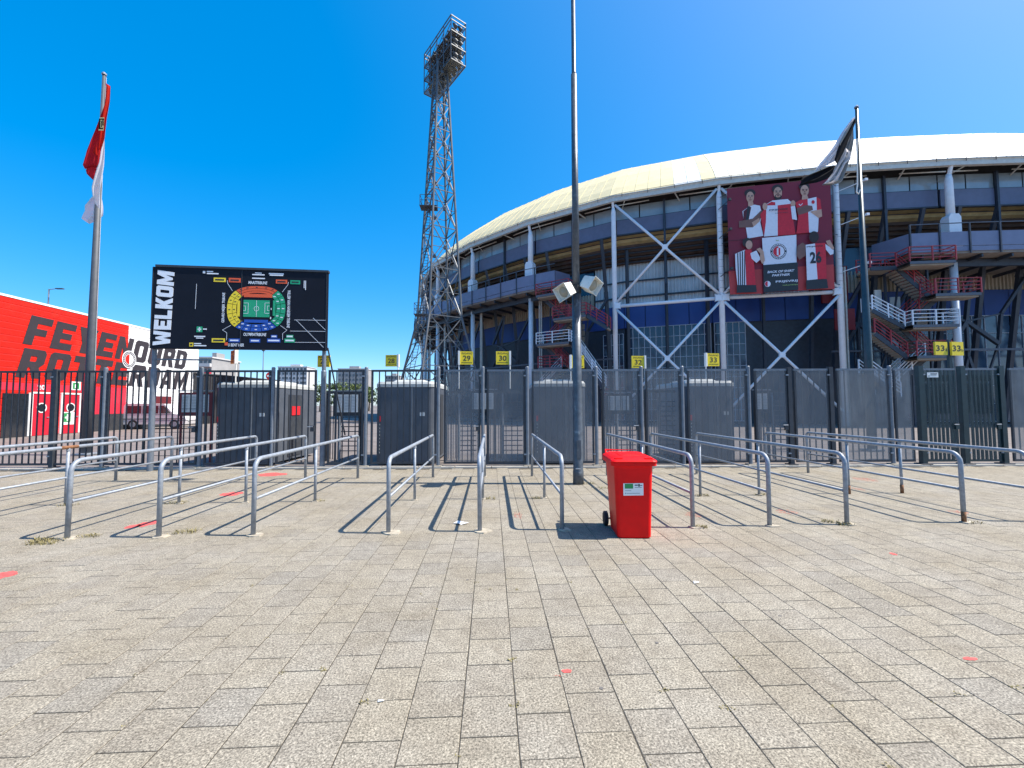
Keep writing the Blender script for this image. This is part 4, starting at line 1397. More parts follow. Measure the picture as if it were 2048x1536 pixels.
strip('gap_backing', M_STEELD, -4.8, SMAX, [(4.9, -.1), (4.9, 17)])  # added dark sheet, keeps sky from showing between the blue panels
strip('upper_rear_wall', M_NAVY, 4.0, SMAX, [(4.55, 12.9), (4.55, 16)])
strip('upper_rear_wall', M_NAVY, -4, 1.6, [(4.55, 12.9), (4.55, 16)])
strip('ground_floor_wall', M_STEELD, -4.5, 2.0, [(4.6, -.1), (4.6, 9.12)])
strip('ground_floor_wall', M_STEELD, 3.35, 4.3, [(4.6, -.1), (4.6, 9.12)])
def window_wall(sa, sb, z0, z1, nx, nz, glass, m_bar=None):
    for i in range(nx):
        for j in range(nz):
            a, b_ = sa + (sb - sa) * i / nx, sa + (sb - sa) * (i + 1) / nx
            za, zb_ = z0 + (z1 - z0) * j / nz, z0 + (z1 - z0) * (j + 1) / nz
            e = (b_ - a) * .035
            mb = MB()
            dd = 4.5 + random.uniform(-.006, .006)
            mb.face([SP(a + e, dd, za + .03), SP(b_ - e, dd + random.uniform(-.01, .01), za + .03), SP(b_ - e, dd, zb_ - .03), SP(a + e, dd, zb_ - .03)])
            mb.build('window_pane', glass, stad)
    mb = MB()
    for i in range(nx + 1):
        s = sa + (sb - sa) * i / nx
        mb.bar(SP(s, 4.47, z0), SP(s, 4.47, z1), .055, .06)
    for j in range(nz + 1):
        z = z0 + (z1 - z0) * j / nz
        mb.bar(SP(sa, 4.46, z), SP(sb, 4.46, z), .06, .05)
    mb.build('glazing_bars', m_bar or M_GRID, stad)
window_wall(2.03, 2.98, .2, 9.1, 14, 9, M_NAVY)
window_wall(3.02, 3.34, .2, 9.1, 5, 9, M_NAVY)
window_wall(4.35, 5.0, .2, 9.1, 7, 6, M_TEAL, M_STEELD)
window_wall(5.0, 6.0, .2, 9.1, 8, 6, M_TEAL)
window_wall(6.0, 7.0, .2, 9.1, 8, 6, M_TEAL)
window_wall(1.72, 1.98, .2, 8.6, 5, 8, M_NAVY)
# columns
def column(s, split):
    r = .2
    if not split:
        c = MB().tube([SP(s, .3, 0), SP(s, .3, 18.9), SP(s, .25, 19.3)], [.21, .21, .13], 12).build('column', M_COLW, stad, smooth=True)
        MB().tube([SP(s, .25, 19.2), SP(s, 0, 19.9)], .12, 8).build('column_head', M_COLW, c)
    else:
        c = MB().tube([SP(s, .3, 0), SP(s, .3, 12.3)], .24, 14).build('column', M_COLW, stad, smooth=True)
        MB().tube([SP(s, .3, 14.8), SP(s, .3, 18.7), SP(s, .28, 19.2)], [.28, .25, .17], 12).build('upper_column', M_COLW, c, smooth=True)
        f = Fr(SP(s, -.1, 0), NB[int(math.floor(s)) - S0].cross(Vector((0, 0, 1))) * -1)
        f = Fr(SP(s, -.1, 0), Vector((NB[int(math.floor(s)) - S0].y, -NB[int(math.floor(s)) - S0].x, 0)))
        MB().prism(f, [(-.44, 13.2), (.44, 13.2), (.44, 15.75), (.28, 16.0), (-.28, 16.0), (-.44, 15.75)], -.75, -.05).build('column_box', M_COLW, c)
        MB().tube([SP(s, .28, 19.0), SP(s, 0, 19.9)], .14, 8).build('column_head', M_COLW, c)
    return c
for s in range(-4, 8):
    column(s, s not in (2, 3, 4))
# ladder rungs on the columns beside the banner
for s in (3, 4):
    mb = MB()
    for i in range(15):
        z = 10.6 + i * .58
        mb.tube([SP(s, .07, z) + Vector((-.2, 0, 0)), SP(s, .07, z) + Vector((.2, 0, 0))], (.008), 5)
    mb.build('rung_bands', M_DECK, stad)
# white cross bracing
def brace(s0, z0, s1, z1, r=.11, d=.2):
    MB().tube([SP(s0, d, z0), SP((s0 + s1) / 2, d, (z0 + z1) / 2), SP(s1, d, z1)], r, 10).build('brace', M_COLW, stad, smooth=True)
def gusset(s, z, r=.36, d=.12):
    f = Fr(SP(s, d, z), Vector((NB[int(math.floor(s)) - S0].y, -NB[int(math.floor(s)) - S0].x, 0)))
    pts = []
    for k in range(16):
        a = 2 * math.pi * k / 16
        rr = r * (1.0 if k % 4 == 2 else .62)
        pts.append((rr * math.cos(a), rr * math.sin(a)))
    MB().prism(f, pts, -.16, .06).build('gusset', M_COLW, stad)
for k in (2, 3):
    brace(k + .02, 19.5, k + .98, 10.7)
    brace(k + .98, 19.5, k + .02, 10.7)
    brace(k + .02, 10.05, k + .98, 1.1)
    brace(k + .98, 10.05, k + .02, 1.1)
    MB().tube([SP(k + .01, .3, 10.38), SP(k + .99, .3, 10.38)], .15, 12).build('tie_beam', M_COLW, stad, smooth=True)
    gusset(k + .5, 15.12)
    gusset(k + .5, 5.57)
for s in (2.03, 2.97, 3.03, 3.97):
    gusset(s, 10.38, .42, .1)
# galleries
def gallery(sa, sb):
    slab('gallery_slab', M_SOFF, sa, sb, -1.0, 4.5, 12.62, 12.82)
    n = max(2, int(round((sb - sa) * 4)))
    for j in range(n):
        a, b_ = sa + (sb - sa) * j / n + .004, sa + (sb - sa) * (j + 1) / n - .004
        pp = slab('parapet_panel', M_PARA, a, b_, -1.10, -1.04, 13.16, 14.2)
        slab('skirt', M_PARA, a, b_, -1.08, -1.02, 12.78, 13.12, pp)
        MB().bar(SP(a, -1.14, 12.6), SP(a, -1.14, 14.85), .08, .1).build('parapet_post', M_STEELD, stad)
        MB().bar(SP(a + .12, -.9, 12.5), SP(a + .12, 4.3, 12.35), .12, .24).build('joist', M_STEELD, stad)
    slab('handrail', M_GUT if False else M_DECK, sa, sb, -1.16, -1.11, 14.80, 14.86)
    slab('edge_beam', M_STEELD, sa, sb, .1, .34, 12.0, 12.5)
gallery(-4.5, 1.40)
gallery(4.50, SMAX)
MB().solid([SP(4.5, -1.05, 12.8), SP(4.5, -1.05, 14.2), SP(4.36, 1.0, 14.2), SP(4.36, 1.0, 12.8)], [SP(4.504, -1.0, 12.8), SP(4.504, -1.0, 14.2), SP(4.365, 1.0, 14.2), SP(4.365, 1.0, 12.8)]).build('gallery_end', M_BAND, stad)
MB().solid([SP(1.4, -1.05, 12.8), SP(1.4, -1.05, 14.2), SP(1.47, .9, 14.2), SP(1.47, .9, 12.8)], [SP(1.397, -1.0, 12.8), SP(1.397, -1.0, 14.2), SP(1.465, .9, 14.2), SP(1.465, .9, 12.8)]).build('gallery_end', M_BAND, stad)
# dark raking frames that carry the stand
def rake(s):
    c = MB().bar(SP(s, 4.2, 0), SP(s, 2.4, 12.4), .28, .34).build('raker', M_STEELD, stad)
    MB().bar(SP(s, 2.6, 11.8), SP(s, 1.0, 17.0), .22, .28).build('raker_arm', M_STEELD, c)
    return c
for k in range(-3, 8):
    if k in (2, 3):
        MB().bar(SP(k + .5, 3.9, 0), SP(k + .5, 3.6, 16.0), .2, .22).build('wall_post', M_STEELD, stad)
        for e in (.06, .94):
            MB().bar(SP(k + e, 4.0, 0), SP(k + e + (.02 if e < .5 else -.02), 2.6, 16.4), .26, .26).build('wall_post', M_STEELD, stad)
        continue
    for e in (.16, .5, .84):
        rake(k + e)
    nodes = {'a': (k + .36, 11.7), 'b': (k + .14, 8.6), 'c': (k + .3, 8.2), 'd': (k + .58, 6.4), 'e': (k + .14, 6.1), 'f': (k + .2, 2.4), 'g': (k + .4, 2.3), 'h': (k + .62, 8.8), 'i': (k + .86, 11.7), 'j': (k + .3, 5.4)}
    for p_, q_, w in [('a', 'b', .22), ('a', 'c', .24), ('c', 'b', .16), ('c', 'e', .26), ('c', 'd', .26), ('c', 'j', .2), ('j', 'f', .2), ('j', 'g', .22), ('d', 'h', .2), ('h', 'i', .2), ('c', 'h', .12), ('d', 'g', .12)]:
        MB().bar(SP(nodes[p_][0], 2.2, nodes[p_][1]), SP(nodes[q_][0], 2.2 + .02 * ord(q_) / 100, nodes[q_][1]), w).build('truss_strut', M_STEELD, stad)
    slab('pipe_beam', M_DECK, k + .02, k + .98, 1.9, 2.05, 5.85, 6.0)
    for e in (.07, .095):
        MB().tube([SP(k + e, .9, 0), SP(k + e, .9, 12.5)], .07, 8).build('drain_pipe', M_GUT, stad)
# stair towers -------------------------------------------------------------
def rail_run(pts, m_, parent, posts=True, rails=4, h=1.05):
    mb = MB()
    for i, (a, b_) in enumerate(zip(pts[:-1], pts[1:])):
        for r in range(rails):
            z = h - r * h / rails
            mb.bar(a + Vector((0, 0, z)), b_ + Vector((0, 0, z)), .045 if r else .06, .045)
        n = max(1, int(round((b_ - a).length / 1.5)))
        for k in range(0 if i == 0 else 1, n + 1):
            q_ = a.lerp(b_, k / n)
            mb.bar(q_, q_ + Vector((0, 0, h)), .075, .075)
    return mb.build('railing', m_, parent)
def landing(sa, sb, z, m_, d0=-2.0, d1=-.75, left_open=False):
    dk_ = slab('landing', M_DECK, sa, sb, d0, d1, z - .2, z)
    slab('landing_underside', M_CONC, sa + .01, sb - .01, d0 + .1, d1 - .1, z - .3, z - .202, dk_)
    rail_run([SP(sa, d1, z), SP(sa, d0, z), SP(sb, d0, z), SP(sb, d1, z)], m_, dk_)
    return dk_
def flight(sa, za, sb, zb_, d0, d1, m_):
    n = 12
    mb = MB()
    for i in range(n):
        s0_, s1_ = sa + (sb - sa) * i / n, sa + (sb - sa) * (i + 1) / n
        z = za + (zb_ - za) * (i + 1) / n
        mb.solid([SP(s0_, d0, z - .16), SP(s1_, d0, z - .16), SP(s1_, d1, z - .16), SP(s0_, d1, z - .16)], [SP(s0_, d0, z), SP(s1_, d0, z), SP(s1_, d1, z), SP(s0_, d1, z)])
    fl = mb.build('stair_flight', M_CONC, stad)
    for d_ in (d0, d1):
        MB().bar(SP(sa, d_, za - .1), SP(sb, d_, zb_ - .1), .06, .3).build('stringer', M_STEELD, fl)
        rail_run([SP(sa, d_, za), SP(sb, d_, zb_)], m_, fl)
    return fl
for o_ in (0, -3.18):
    landing(4.41 + o_, 4.775 + o_, 11.85, M_STRED)
    landing(4.60 + o_, 4.955 + o_, 9.48, M_STRED)
    landing(4.41 + o_, 4.775 + o_, 7.28, M_COLW)
    landing(4.43 + o_, 4.70 + o_, 5.08, M_STRED)
    flight(4.42 + o_, 11.85, 4.70 + o_, 9.48, -.7, .4, M_STRED)
    flight(4.74 + o_, 9.48, 4.44 + o_, 7.28, -.7, .4, M_STRED)
    flight(4.44 + o_, 7.28, 4.68 + o_, 5.08, -.7, .4, M_STRED)
    flight(4.62 + o_, 5.08, 4.28 + o_, 2.4, -.7, .4, M_COLW)
    if o_ == 0:
        flight(4.40, 11.85, 4.18, 11.85, -.9, .6, M_STRED)
        flight(4.40, 7.28, 4.14, 8.6, -1.4, -.3, M_COLW)
        flight(4.42, 5.08, 4.16, 6.9, -1.3, -.2, M_STRED)
        flight(4.36, 2.2, 4.1, 4.0, -1.2, -.2, M_COLW)
    else:
        flight(4.955 + o_, 9.48, 5.16 + o_, 8.2, -1.9, -.7, M_STRED)
        flight(4.78 + o_, 7.28, 5.1 + o_, 3.2, -1.6, -.6, M_COLW)
    for s in (4.42, 4.62, 4.79):
        MB().bar(SP(s + o_, .5, 0), SP(s + o_, .5, 12.0), .14).build('stair_post', M_STEELD, stad)
        MB().bar(SP(s + o_, .5, 5.0), SP(s + o_ + .12, .5, 11.2), .1).build('stair_brace', M_STEELD, stad)
    for z in [5.4, 6.0, 6.6, 7.8, 8.4, 9.0, 10.1, 10.7, 11.3]:
        MB().bar(SP(4.70 + o_, .85, z), SP(4.82 + o_, .85, z), .06, .5).build('screen_slat', M_CONC, stad)
slab('kiosk_wall', mat('red doorway paint', (.24, .02, .025), .6), 4.04, 4.30, 3.2, 3.4, 10.2, 13.3)
slab('red_wall', mat('red doorway paint', (.24, .02, .025), .6), 4.03, 4.22, 1.5, 1.6, 7.6, 9.3)
slab('white_panel', M_SIGNSIDE, 4.50, 4.585, .9, 1.0, 8.4, 10.0)
slab('white_panel', M_SIGNSIDE, 4.36, 4.42, .9, 1.0, 9.3, 10.6)
# lamps on stalks at the right of the banner
for z in (18.6, 15.9, 12.2):
    mb = MB()
    mb.tube([SP(4.02, .1, z - .3), SP(4.2, -.6, z + .1)], .03, 6)
    mb.box(SP(4.2, -.62, z + .12), (.22, .16, .18))
    mb.build('stalk_lamp', M_COLW, stad)
for z in (18.0, 15.6, 12.4):
    mb = MB()
    mb.tube([SP(2.99, .1, z - .3), SP(3.06, -.8, z)], .03, 6)
    mb.box(SP(3.065, -.85, z + .02), (.18, .16, .18))
    mb.build('stalk_lamp', M_UNDER, stad)
# second flag like banner corner at the right edge of the view
mb = MB()
mb.prism(Fr(SP(5.62, -1.2, 0), SP(6, -1.2, 0) - SP(5.62, -1.2, 0)), [(0, 15.0), (2.2, 14.6), (2.2, 18.2), (.9, 16.8)], 0, .03)
tag(mb.build('white_banner', M_SIGNSIDE, None, SP(5.7, -1.2, 12.8)), 'white slanted banner on the gallery at the right edge', 'banner')

# ------------------------------------------------------------------ banner between the columns
M_BN = [mat('banner maroon', (0.215, 0.014, 0.034), .6, var=.12, scale=.5), mat('banner red', (0.50, 0.05, 0.05), .6, var=.12, scale=.5), mat('banner white', (.74, .76, .84), .6, var=.05), mat('banner black', (.025, .03, .036), .6),
        mat('banner bright red', (.62, .02, .04), .6, var=.1), mat('banner skin', (.56, .33, .24), .6, var=.12, scale=3), mat('banner dark skin', (.20, .10, .08), .6, var=.12, scale=3), mat('banner hair', (.035, .022, .02), .6, var=.2), mat('banner dark red', (.10, .012, .02), .6, var=.2), mat('banner light green', (.30, .42, .14), .6)]
B0, B1 = SP(3.055, -.4, 0), SP(3.915, -.4, 0)
BAW = (B1 - B0).length
BAF = Fr((B0.x, B0.y, 10.45), B1 - B0)
BAH = 19.15 - 10.45
ban = thing('banner', 'large maroon banner with five football players hanging between white columns', 'banner', (B0 + B1) / 2)
def bq(x, y):
    """point of the banner from measured positions on its picture"""
    v = (y - 200) / 1115.0
    for _ in range(4):
        xl, xr = 120 + 30 * v, 1210 + 45 * v
        u = (x - xl) / (xr - xl)
        yt, yb_ = 235 - 70 * u, 1340 - 55 * u
        v = (y - yt) / (yb_ - yt)
    return (u * BAW, (1 - v) * BAH)
lay = [0.012]
def bp(poly, mi, name='print', step=True):
    if step:
        lay[0] += .004
    pts = [bq(x, y) for x, y in poly]
    mb = MB()
    mb.prism(BAF, pts, lay[0] - .003, lay[0])
    return mb.build(name, M_BN[mi], ban)
def bell(cx, cy, rx, ry, mi, name='print', a0=0, a1=360, n=18):
    bp([(cx + rx * math.cos(math.radians(a0 + (a1 - a0) * k / n)), cy - ry * math.sin(math.radians(a0 + (a1 - a0) * k / n))) for k in range(n + (1 if a1 - a0 < 360 else 0))], mi, name)
# cloth sheet with soft creases where it lies over the braces
mb = MB()
NX, NZ = 24, 24
for i in range(NX + 1):
    for j in range(NZ + 1):
        u, v = i / NX, j / NZ
        c = .004 * math.sin(u * 9 + v * 5)
        mb.v.append(tuple(BAF.p(u * BAW, v * BAH, c)))
for i in range(NX):
    for j in range(NZ):
        a = i * (NZ + 1) + j
        mb.f.append((a, a + NZ + 1, a + NZ + 2, a + 1))
        mb.m.append(0)
mb.build('cloth', M_BN[0], ban, smooth=True)
bp([(135, 1100), (500, 1080), (505, 1330), (152, 1338)], 1)
bp([(870, 1060), (1245, 1040), (1252, 1285), (872, 1300)], 1, step=False)
bp([(130, 780), (495, 765), (497, 772), (130, 788)], 8)
# player 1
bell(372, 292, 60, 42, 7); bell(374, 335, 42, 58, 5)
bp([(350, 380), (400, 370), (415, 430), (355, 440)], 5)
bp([(290, 480), (360, 435), (420, 415), (480, 428), (500, 520), (482, 600), (515, 740), (345, 765), (325, 640), (300, 560)], 2)
bp([(300, 480), (362, 435), (385, 440), (360, 560), (335, 640), (300, 600)], 8)
bp([(345, 430), (372, 432), (350, 600), (325, 600)], 3)
bp([(250, 585), (400, 560), (500, 470), (512, 500), (470, 590), (400, 650), (250, 650)], 6)
bp([(390, 600), (470, 555), (475, 590), (410, 645)], 5)
# player 2
bell(665, 262, 58, 48, 7); bell(668, 305, 44, 64, 5)
bell(670, 345, 38, 30, 7); bell(670, 335, 26, 14, 5)
bp([(540, 420), (610, 380), (770, 370), (810, 405), (805, 440), (540, 445)], 2)
bp([(530, 430), (600, 392), (640, 400), (640, 430)], 4)
bp([(545, 440), (665, 432), (665, 742), (520, 750), (540, 600)], 2)
bp([(665, 432), (805, 420), (830, 600), (852, 735), (665, 742)], 4, step=False)
bp([(480, 520), (545, 440), (540, 600), (520, 745), (500, 640)], 4, step=False)
bell(530, 440, 26, 38, 5); bell(825, 420, 26, 34, 5)
# player 3
bell(942, 250, 55, 40, 7); bell(945, 292, 43, 58, 5)
bp([(920, 340), (970, 335), (985, 375), (915, 385)], 5)
bp([(850, 410), (900, 385), (975, 378), (990, 720), (858, 728), (880, 560)], 4)
bp([(975, 378), (1065, 360), (1088, 560), (1080, 715), (990, 720)], 2, step=False)
bp([(1065, 360), (1105, 385), (1118, 490), (1070, 500)], 4)
bp([(800, 450), (845, 445), (865, 590), (815, 580)], 2)
bp([(860, 470), (960, 440), (1020, 450), (1030, 490), (960, 520), (880, 540)], 6)
bp([(1030, 500), (1115, 488), (1122, 560), (1085, 575), (1000, 510)], 5)
bp([(885, 425), (900, 438), (925, 418), (922, 428), (900, 448), (882, 434)], 2)
bell(1030, 412, 16, 18, 4)
# faces: brows, eyes, nose and mouth
for fx_, fy_, k_, beard in ((372, 335, 1.0, 0), (668, 298, 1.1, 1), (945, 292, 1.0, 0), (360, 838, .8, 1)):
    lay[0] += .004
    for sx in (-1, 1):
        bp([(fx_ + sx * 8 * k_, fy_ - 12 * k_), (fx_ + sx * 28 * k_, fy_ - 15 * k_), (fx_ + sx * 28 * k_, fy_ - 9 * k_), (fx_ + sx * 8 * k_, fy_ - 7 * k_)], 7, step=False)
        bp([(fx_ + sx * 10 * k_, fy_ - 3 * k_), (fx_ + sx * 24 * k_, fy_ - 4 * k_), (fx_ + sx * 23 * k_, fy_ + 3 * k_), (fx_ + sx * 11 * k_, fy_ + 3 * k_)], 3, step=False)
    bp([(fx_ - 2, fy_), (fx_ + 6 * k_, fy_ + 20 * k_), (fx_ - 8 * k_, fy_ + 20 * k_)], 6, step=False)
    bp([(fx_ - 14 * k_, fy_ + 32 * k_), (fx_ + 14 * k_, fy_ + 32 * k_), (fx_ + 8 * k_, fy_ + 39 * k_), (fx_ - 8 * k_, fy_ + 39 * k_)], 8, step=False)
# centre square with round emblem
bp([(495, 768), (855, 742), (857, 1022), (508, 1046)], 2)
bell(668, 908, 86, 80, 3, 'emblem', n=28)
bell(668, 908, 62, 57, 2, 'emblem', n=28)
bell(668, 908, 57, 53, 4, 'emblem', 90, 270)
bp([(650, 875), (668, 872), (668, 945), (650, 947)], 2, 'emblem')
bp([(668, 875), (686, 872), (686, 945), (668, 947)], 4, 'emblem', step=False)
lay[0] += .004
mb = MB()
for k in range(26):
    a = 2 * math.pi * k / 26
    if abs(math.sin(a)) < .12:
        continue
    c_ = bq(668 + 74 * math.cos(a), 908 - 69 * math.sin(a))
    mb.prism(BAF, [(c_[0] - .04, c_[1] - .045), (c_[0] + .04, c_[1] - .045), (c_[0] + .04, c_[1] + .045), (c_[0] - .04, c_[1] + .045)], lay[0] - .003, lay[0])
mb.build('emblem_ring_letters', M_BN[2], ban)
for k in (-10, 0, 10):
    bell(655 + k, 795 - abs(k) * .4 + 4, 5, 5, 9, 'star', n=6)
bp([(505, 1046), (866, 1022), (872, 1300), (508, 1326)], 3)
lay[0] += .004
def btx(s, x0, y0, x1, y1, mi, bold=.02, shear=.2, name='lettering'):
    a, b_ = bq(x0, y1), bq(x1, y0)
    mb = MB()
    add_text(mb, BAF, s, a[0], b_[0], a[1], b_[1], lay[0] + .004, bold, shear=shear)
    mb.build(name, M_BN[mi], ban)
btx('BACK OF SHIRT', 548, 1092, 832, 1130, 2, .03, .25)
btx('PARTNER', 596, 1132, 782, 1164, 2, .03, .25)
btx('PRIJSVRIJ', 636, 1194, 864, 1232, 2, .025, 0)
btx('vakanties', 704, 1236, 866, 1258, 9, .01, 0)
bell(550, 1238, 32, 30, 2, 'emblem'); bell(550, 1238, 28, 26, 4, 'emblem', 90, 270)
lay[0] += .004
btx('PRIJSVRIJ', 570, 468, 760, 498, 3, .025, 0)
btx('vakanties', 628, 506, 768, 524, 3, .01, 0)
# player 4
bell(335, 815, 55, 48, 7); bell(352, 838, 36, 46, 5)
bp([(200, 930), (310, 888), (322, 1255), (225, 1250), (205, 1080)], 2)
for k in range(4):
    bp([(222 + k * 26, 925 - k * 9), (234 + k * 26, 921 - k * 9), (244 + k * 21, 1250), (232 + k * 21, 1250)], 3, step=(k == 0))
bp([(308, 888), (375, 885), (402, 1000), (422, 1250), (320, 1255)], 4)
bp([(365, 925), (430, 898), (476, 985), (430, 1026), (378, 980)], 2)
bp([(430, 885), (470, 870), (505, 905), (520, 1000), (492, 1038), (466, 985), (470, 930)], 5)
bp([(218, 1250), (424, 1250), (432, 1322), (214, 1330)], 3)
# player 5
bp([(860, 860), (915, 825), (945, 850), (940, 960), (880, 1000), (850, 950)], 6)
bell(1030, 772, 50, 58, 7)
bp([(945, 850), (1040, 838), (1066, 1195), (958, 1206)], 2)
bp([(1040, 838), (1146, 832), (1152, 1000), (1158, 1190), (1066, 1195)], 4, step=False)
bp([(1145, 845), (1228, 905), (1226, 945), (1195, 956), (1150, 900)], 2)
bp([(1150, 815), (1190, 805), (1235, 890), (1215, 905), (1165, 850)], 5)
bp([(948, 1206), (1158, 1193), (1172, 1285), (950, 1300)], 3)
lay[0] += .004
btx('26', 990, 915, 1102, 1040, 3, .04, 0)
btx('PRIJSVRIJ', 955, 858, 1115, 880, 3, .025, 0)
for u, v in [(0, .05), (0, .5), (0, .95), (1, .05), (1, .5), (1, .95)]:
    q_ = BAF.p(u * BAW, v * BAH, 0)
    e = SP(3.01 if u == 0 else 3.99, .1, q_.z)
    MB().tube([q_, e], .02, 5).build('tension_rope', M_UNDER, ban)

# ------------------------------------------------------------------ floodlight tower
M_TOW = mat('galvanised lattice', (0.11, 0.12, 0.13), 0.45, 0.3, var=0.2, scale=2, dirt=((0.06, 0.063, 0.07), 1.5, 0.55))
M_LAMP = mat('lamp housing', (0.07, 0.075, 0.08), 0.5, 0.3, var=0.3, scale=3)
tc = at_depth(878, 735, 42.0)
tc.z = 0
tw = thing('floodlight_tower', 'tall steel lattice floodlight tower beside the stadium', 'tower', tc)
PHI = math.radians(-12.6) + CAM_YAW
def tcorner(i, z):
    r = 5.3 + (2.4 - 5.3) * z / 10.4 if z < 10.4 else 2.4 + (.95 - 2.4) * (z - 10.4) / (33 - 10.4)
    a = PHI + i * math.pi / 2
    return Vector((tc.x + r * math.cos(a), tc.y + r * math.sin(a), z))
LV = [0, 5.4, 10.4, 15.2, 19.4, 23.2, 26.6, 29.7, 32.5, 35.0, 37.0]
for i in range(4):
    MB().tube([tcorner(i, z) for z in LV], .11, 8).build('leg', M_TOW, tw)
for l, (z0, z1) in enumerate(zip(LV[:-1], LV[1:])):
    for i in range(4):
        j = (i + 1) % 4
        mb = MB()
        mb.bar(tcorner(i, z0), tcorner(j, z1), .085)
        mb.bar(tcorner(j, z0), tcorner(i, z1), .085)
        mb.bar(tcorner(i, z1), tcorner(j, z1), .075)
        m0 = (tcorner(i, z0) + tcorner(j, z0) + tcorner(i, z1) + tcorner(j, z1)) / 4
        mb.box(m0, (.26, .26, .3))
        for a_, b_ in ((tcorner(i, z0), tcorner(i, z1)), (tcorner(j, z0), tcorner(j, z1))):
            mb.bar(a_.lerp(b_, .5), m0, .05)
            if l < 2:
                mb.bar(a_.lerp(b_, .25), m0.lerp(a_, .5), .06)
                mb.bar(a_.lerp(b_, .75), m0.lerp(b_, .5), .06)
        mb.build('bracing', M_TOW, tw)
# ladder with cage
mb = MB()
for z in [k * .3 for k in range(3, 122)]:
    c = tcorner(2, z).lerp(tcorner(3, z), .45)
    mb.bar(c + Vector((-.22, 0, 0)), c + Vector((.22, 0, 0)), .035)
for sx in (-.22, .22):
    mb.tube([tcorner(2, z).lerp(tcorner(3, z), .45) + Vector((sx, 0, 0)) for z in LV], .035, 5)
mb.build('ladder', M_TOW, tw)
for z in (10.6, 21.6):
    c = (tcorner(2, z) + tcorner(3, z)) / 2
    mb = MB()
    mb.box((c.x, c.y, z), (1.7, 1.2, .06))
    for sx in (-.8, .8):
        for sy in (-.55, .55):
            mb.bar((c.x + sx, c.y + sy, z), (c.x + sx, c.y + sy, z + 1.1), .05)
    for zz in (.55, 1.1):
        for a_, b_ in (((-.8, -.55), (.8, -.55)), ((-.8, .55), (.8, .55)), ((-.8, -.55), (-.8, .55))):
            mb.bar((c.x + a_[0], c.y + a_[1], z + zz), (c.x + b_[0], c.y + b_[1], z + zz), .04)
    mb.build('rest_platform', M_TOW, tw)
# lamp frame
ea, eb = Vector((3.25, -4.65, 0)).normalized(), Vector((4.65, 3.25, 0)).normalized()
hz0, hz1 = 36.2, 40.75
hc = Vector((tc.x + .25, tc.y + .9, 0))
HL, HW = 3.0, .85
def hp(a, b_, z):
    return hc + ea * (a * HL) + eb * (b_ * HW) + Vector((0, 0, z))
mb = MB()
for a in (-1, -.5, 0, .5, 1):
    for b_ in (-1, 1):
        mb.bar(hp(a, b_, hz0), hp(a, b_, hz1), .09)
for z in (hz0, hz0 + 1.5, hz0 + 3.0, hz1 - .45, hz1):
    for b_ in (-1, 1):
        mb.bar(hp(-1, b_, z), hp(1, b_, z), .08)
    for a in (-1, 1):
        mb.bar(hp(a, -1, z), hp(a, 1, z), .08)
for i in range(4):
    a0_, a1_ = -1 + i * .5, -.5 + i * .5
    for z in (hz0, hz0 + 1.5, hz0 + 3.0):
        mb.bar(hp(a0_, -1, z), hp(a1_, -1, z + .75), .05)
mb.build('lamp_frame', M_TOW, tw)
for z in (hz0, hz0 + 1.5, hz0 + 3.0):
    mb = MB()
    mb.solid([hp(-1, -1, z - .04), hp(1, -1, z - .04), hp(1, 1, z - .04), hp(-1, 1, z - .04)], [hp(-1, -1, z), hp(1, -1, z), hp(1, 1, z), hp(-1, 1, z)])
    mb.build('catwalk', mesh_screen('walkway grating', (.075, .08, .088), .5), tw)
    for i in range(11):
        for zz, bb in ((.35, .45), (.95, .45), (.35, -.25), (.95, -.25)):
            c = hp(-.9 + i * .18, bb + .2 * (i % 2), z + zz)
            l_ = MB()
            aim = (eb * .8 + Vector((0, 0, -.6))).normalized()
            l_.tube([c - aim * .3, c - aim * .05, c + aim * .22, c + aim * .24], [.08, .18, .22, .2], 10)
            l_.build('floodlamp', M_LAMP, tw)
for i, a in enumerate((-.72, -.1, .5)):
    mb = MB()
    mb.solid([hp(a, -.96, hz1 - 1.4), hp(a + .36, -.96, hz1 - 1.4), hp(a + .36, -.2, hz1 - .9), hp(a, -.2, hz1 - .9)], [hp(a, -.96, hz1 - 1.36), hp(a + .36, -.96, hz1 - 1.36), hp(a + .36, -.2, hz1 - .86), hp(a, -.2, hz1 - .86)])
    mb.build('gear_box', M_COLW, tw)
# ------------------------------------------------------------------ red and white hall at the left
M_HRED = mat('red ribbed cladding', (0.66, 0.014, 0.005), 0.45, var=0.08, scale=0.7, dirt=((0.58, 0.03, 0.015), 0.5, 0.52))
M_HWHT = mat('white ribbed cladding', (0.78, 0.79, 0.80), 0.45, var=0.04, scale=0.7)
M_HLET = mat('charcoal letter paint', (0.036, 0.029, 0.034), 0.55, var=0.1, scale=2)
M_HEDGE = mat('pale red outline', (0.72, 0.16, 0.13), 0.5)
M_DOOR = mat('crimson door', (0.52, 0.016, 0.035), 0.4, var=0.06)
M_PLINTH = mat('dark plinth', (0.035, 0.037, 0.042), 0.6, var=0.2)
M_DGLASS = mat('dark door glass', (0.02, 0.024, 0.03), 0.1, var=0.2, spec=0.9)
P0, P1 = Vector((-26.6, 23.6, 0)), Vector((-27.8, 40.6, 0))
HDIR = (P1 - P0).normalized()
HF = Fr(P0, HDIR)                       # a along the wall away from us, b up, c out to the right
HL0, HSPLIT, HL1, HH = -9.5, 8.75, 17.0, 7.75
hall = thing('red_hall', 'red and white ribbed hall with large charcoal lettering', 'building', P0)
n_rows = 22
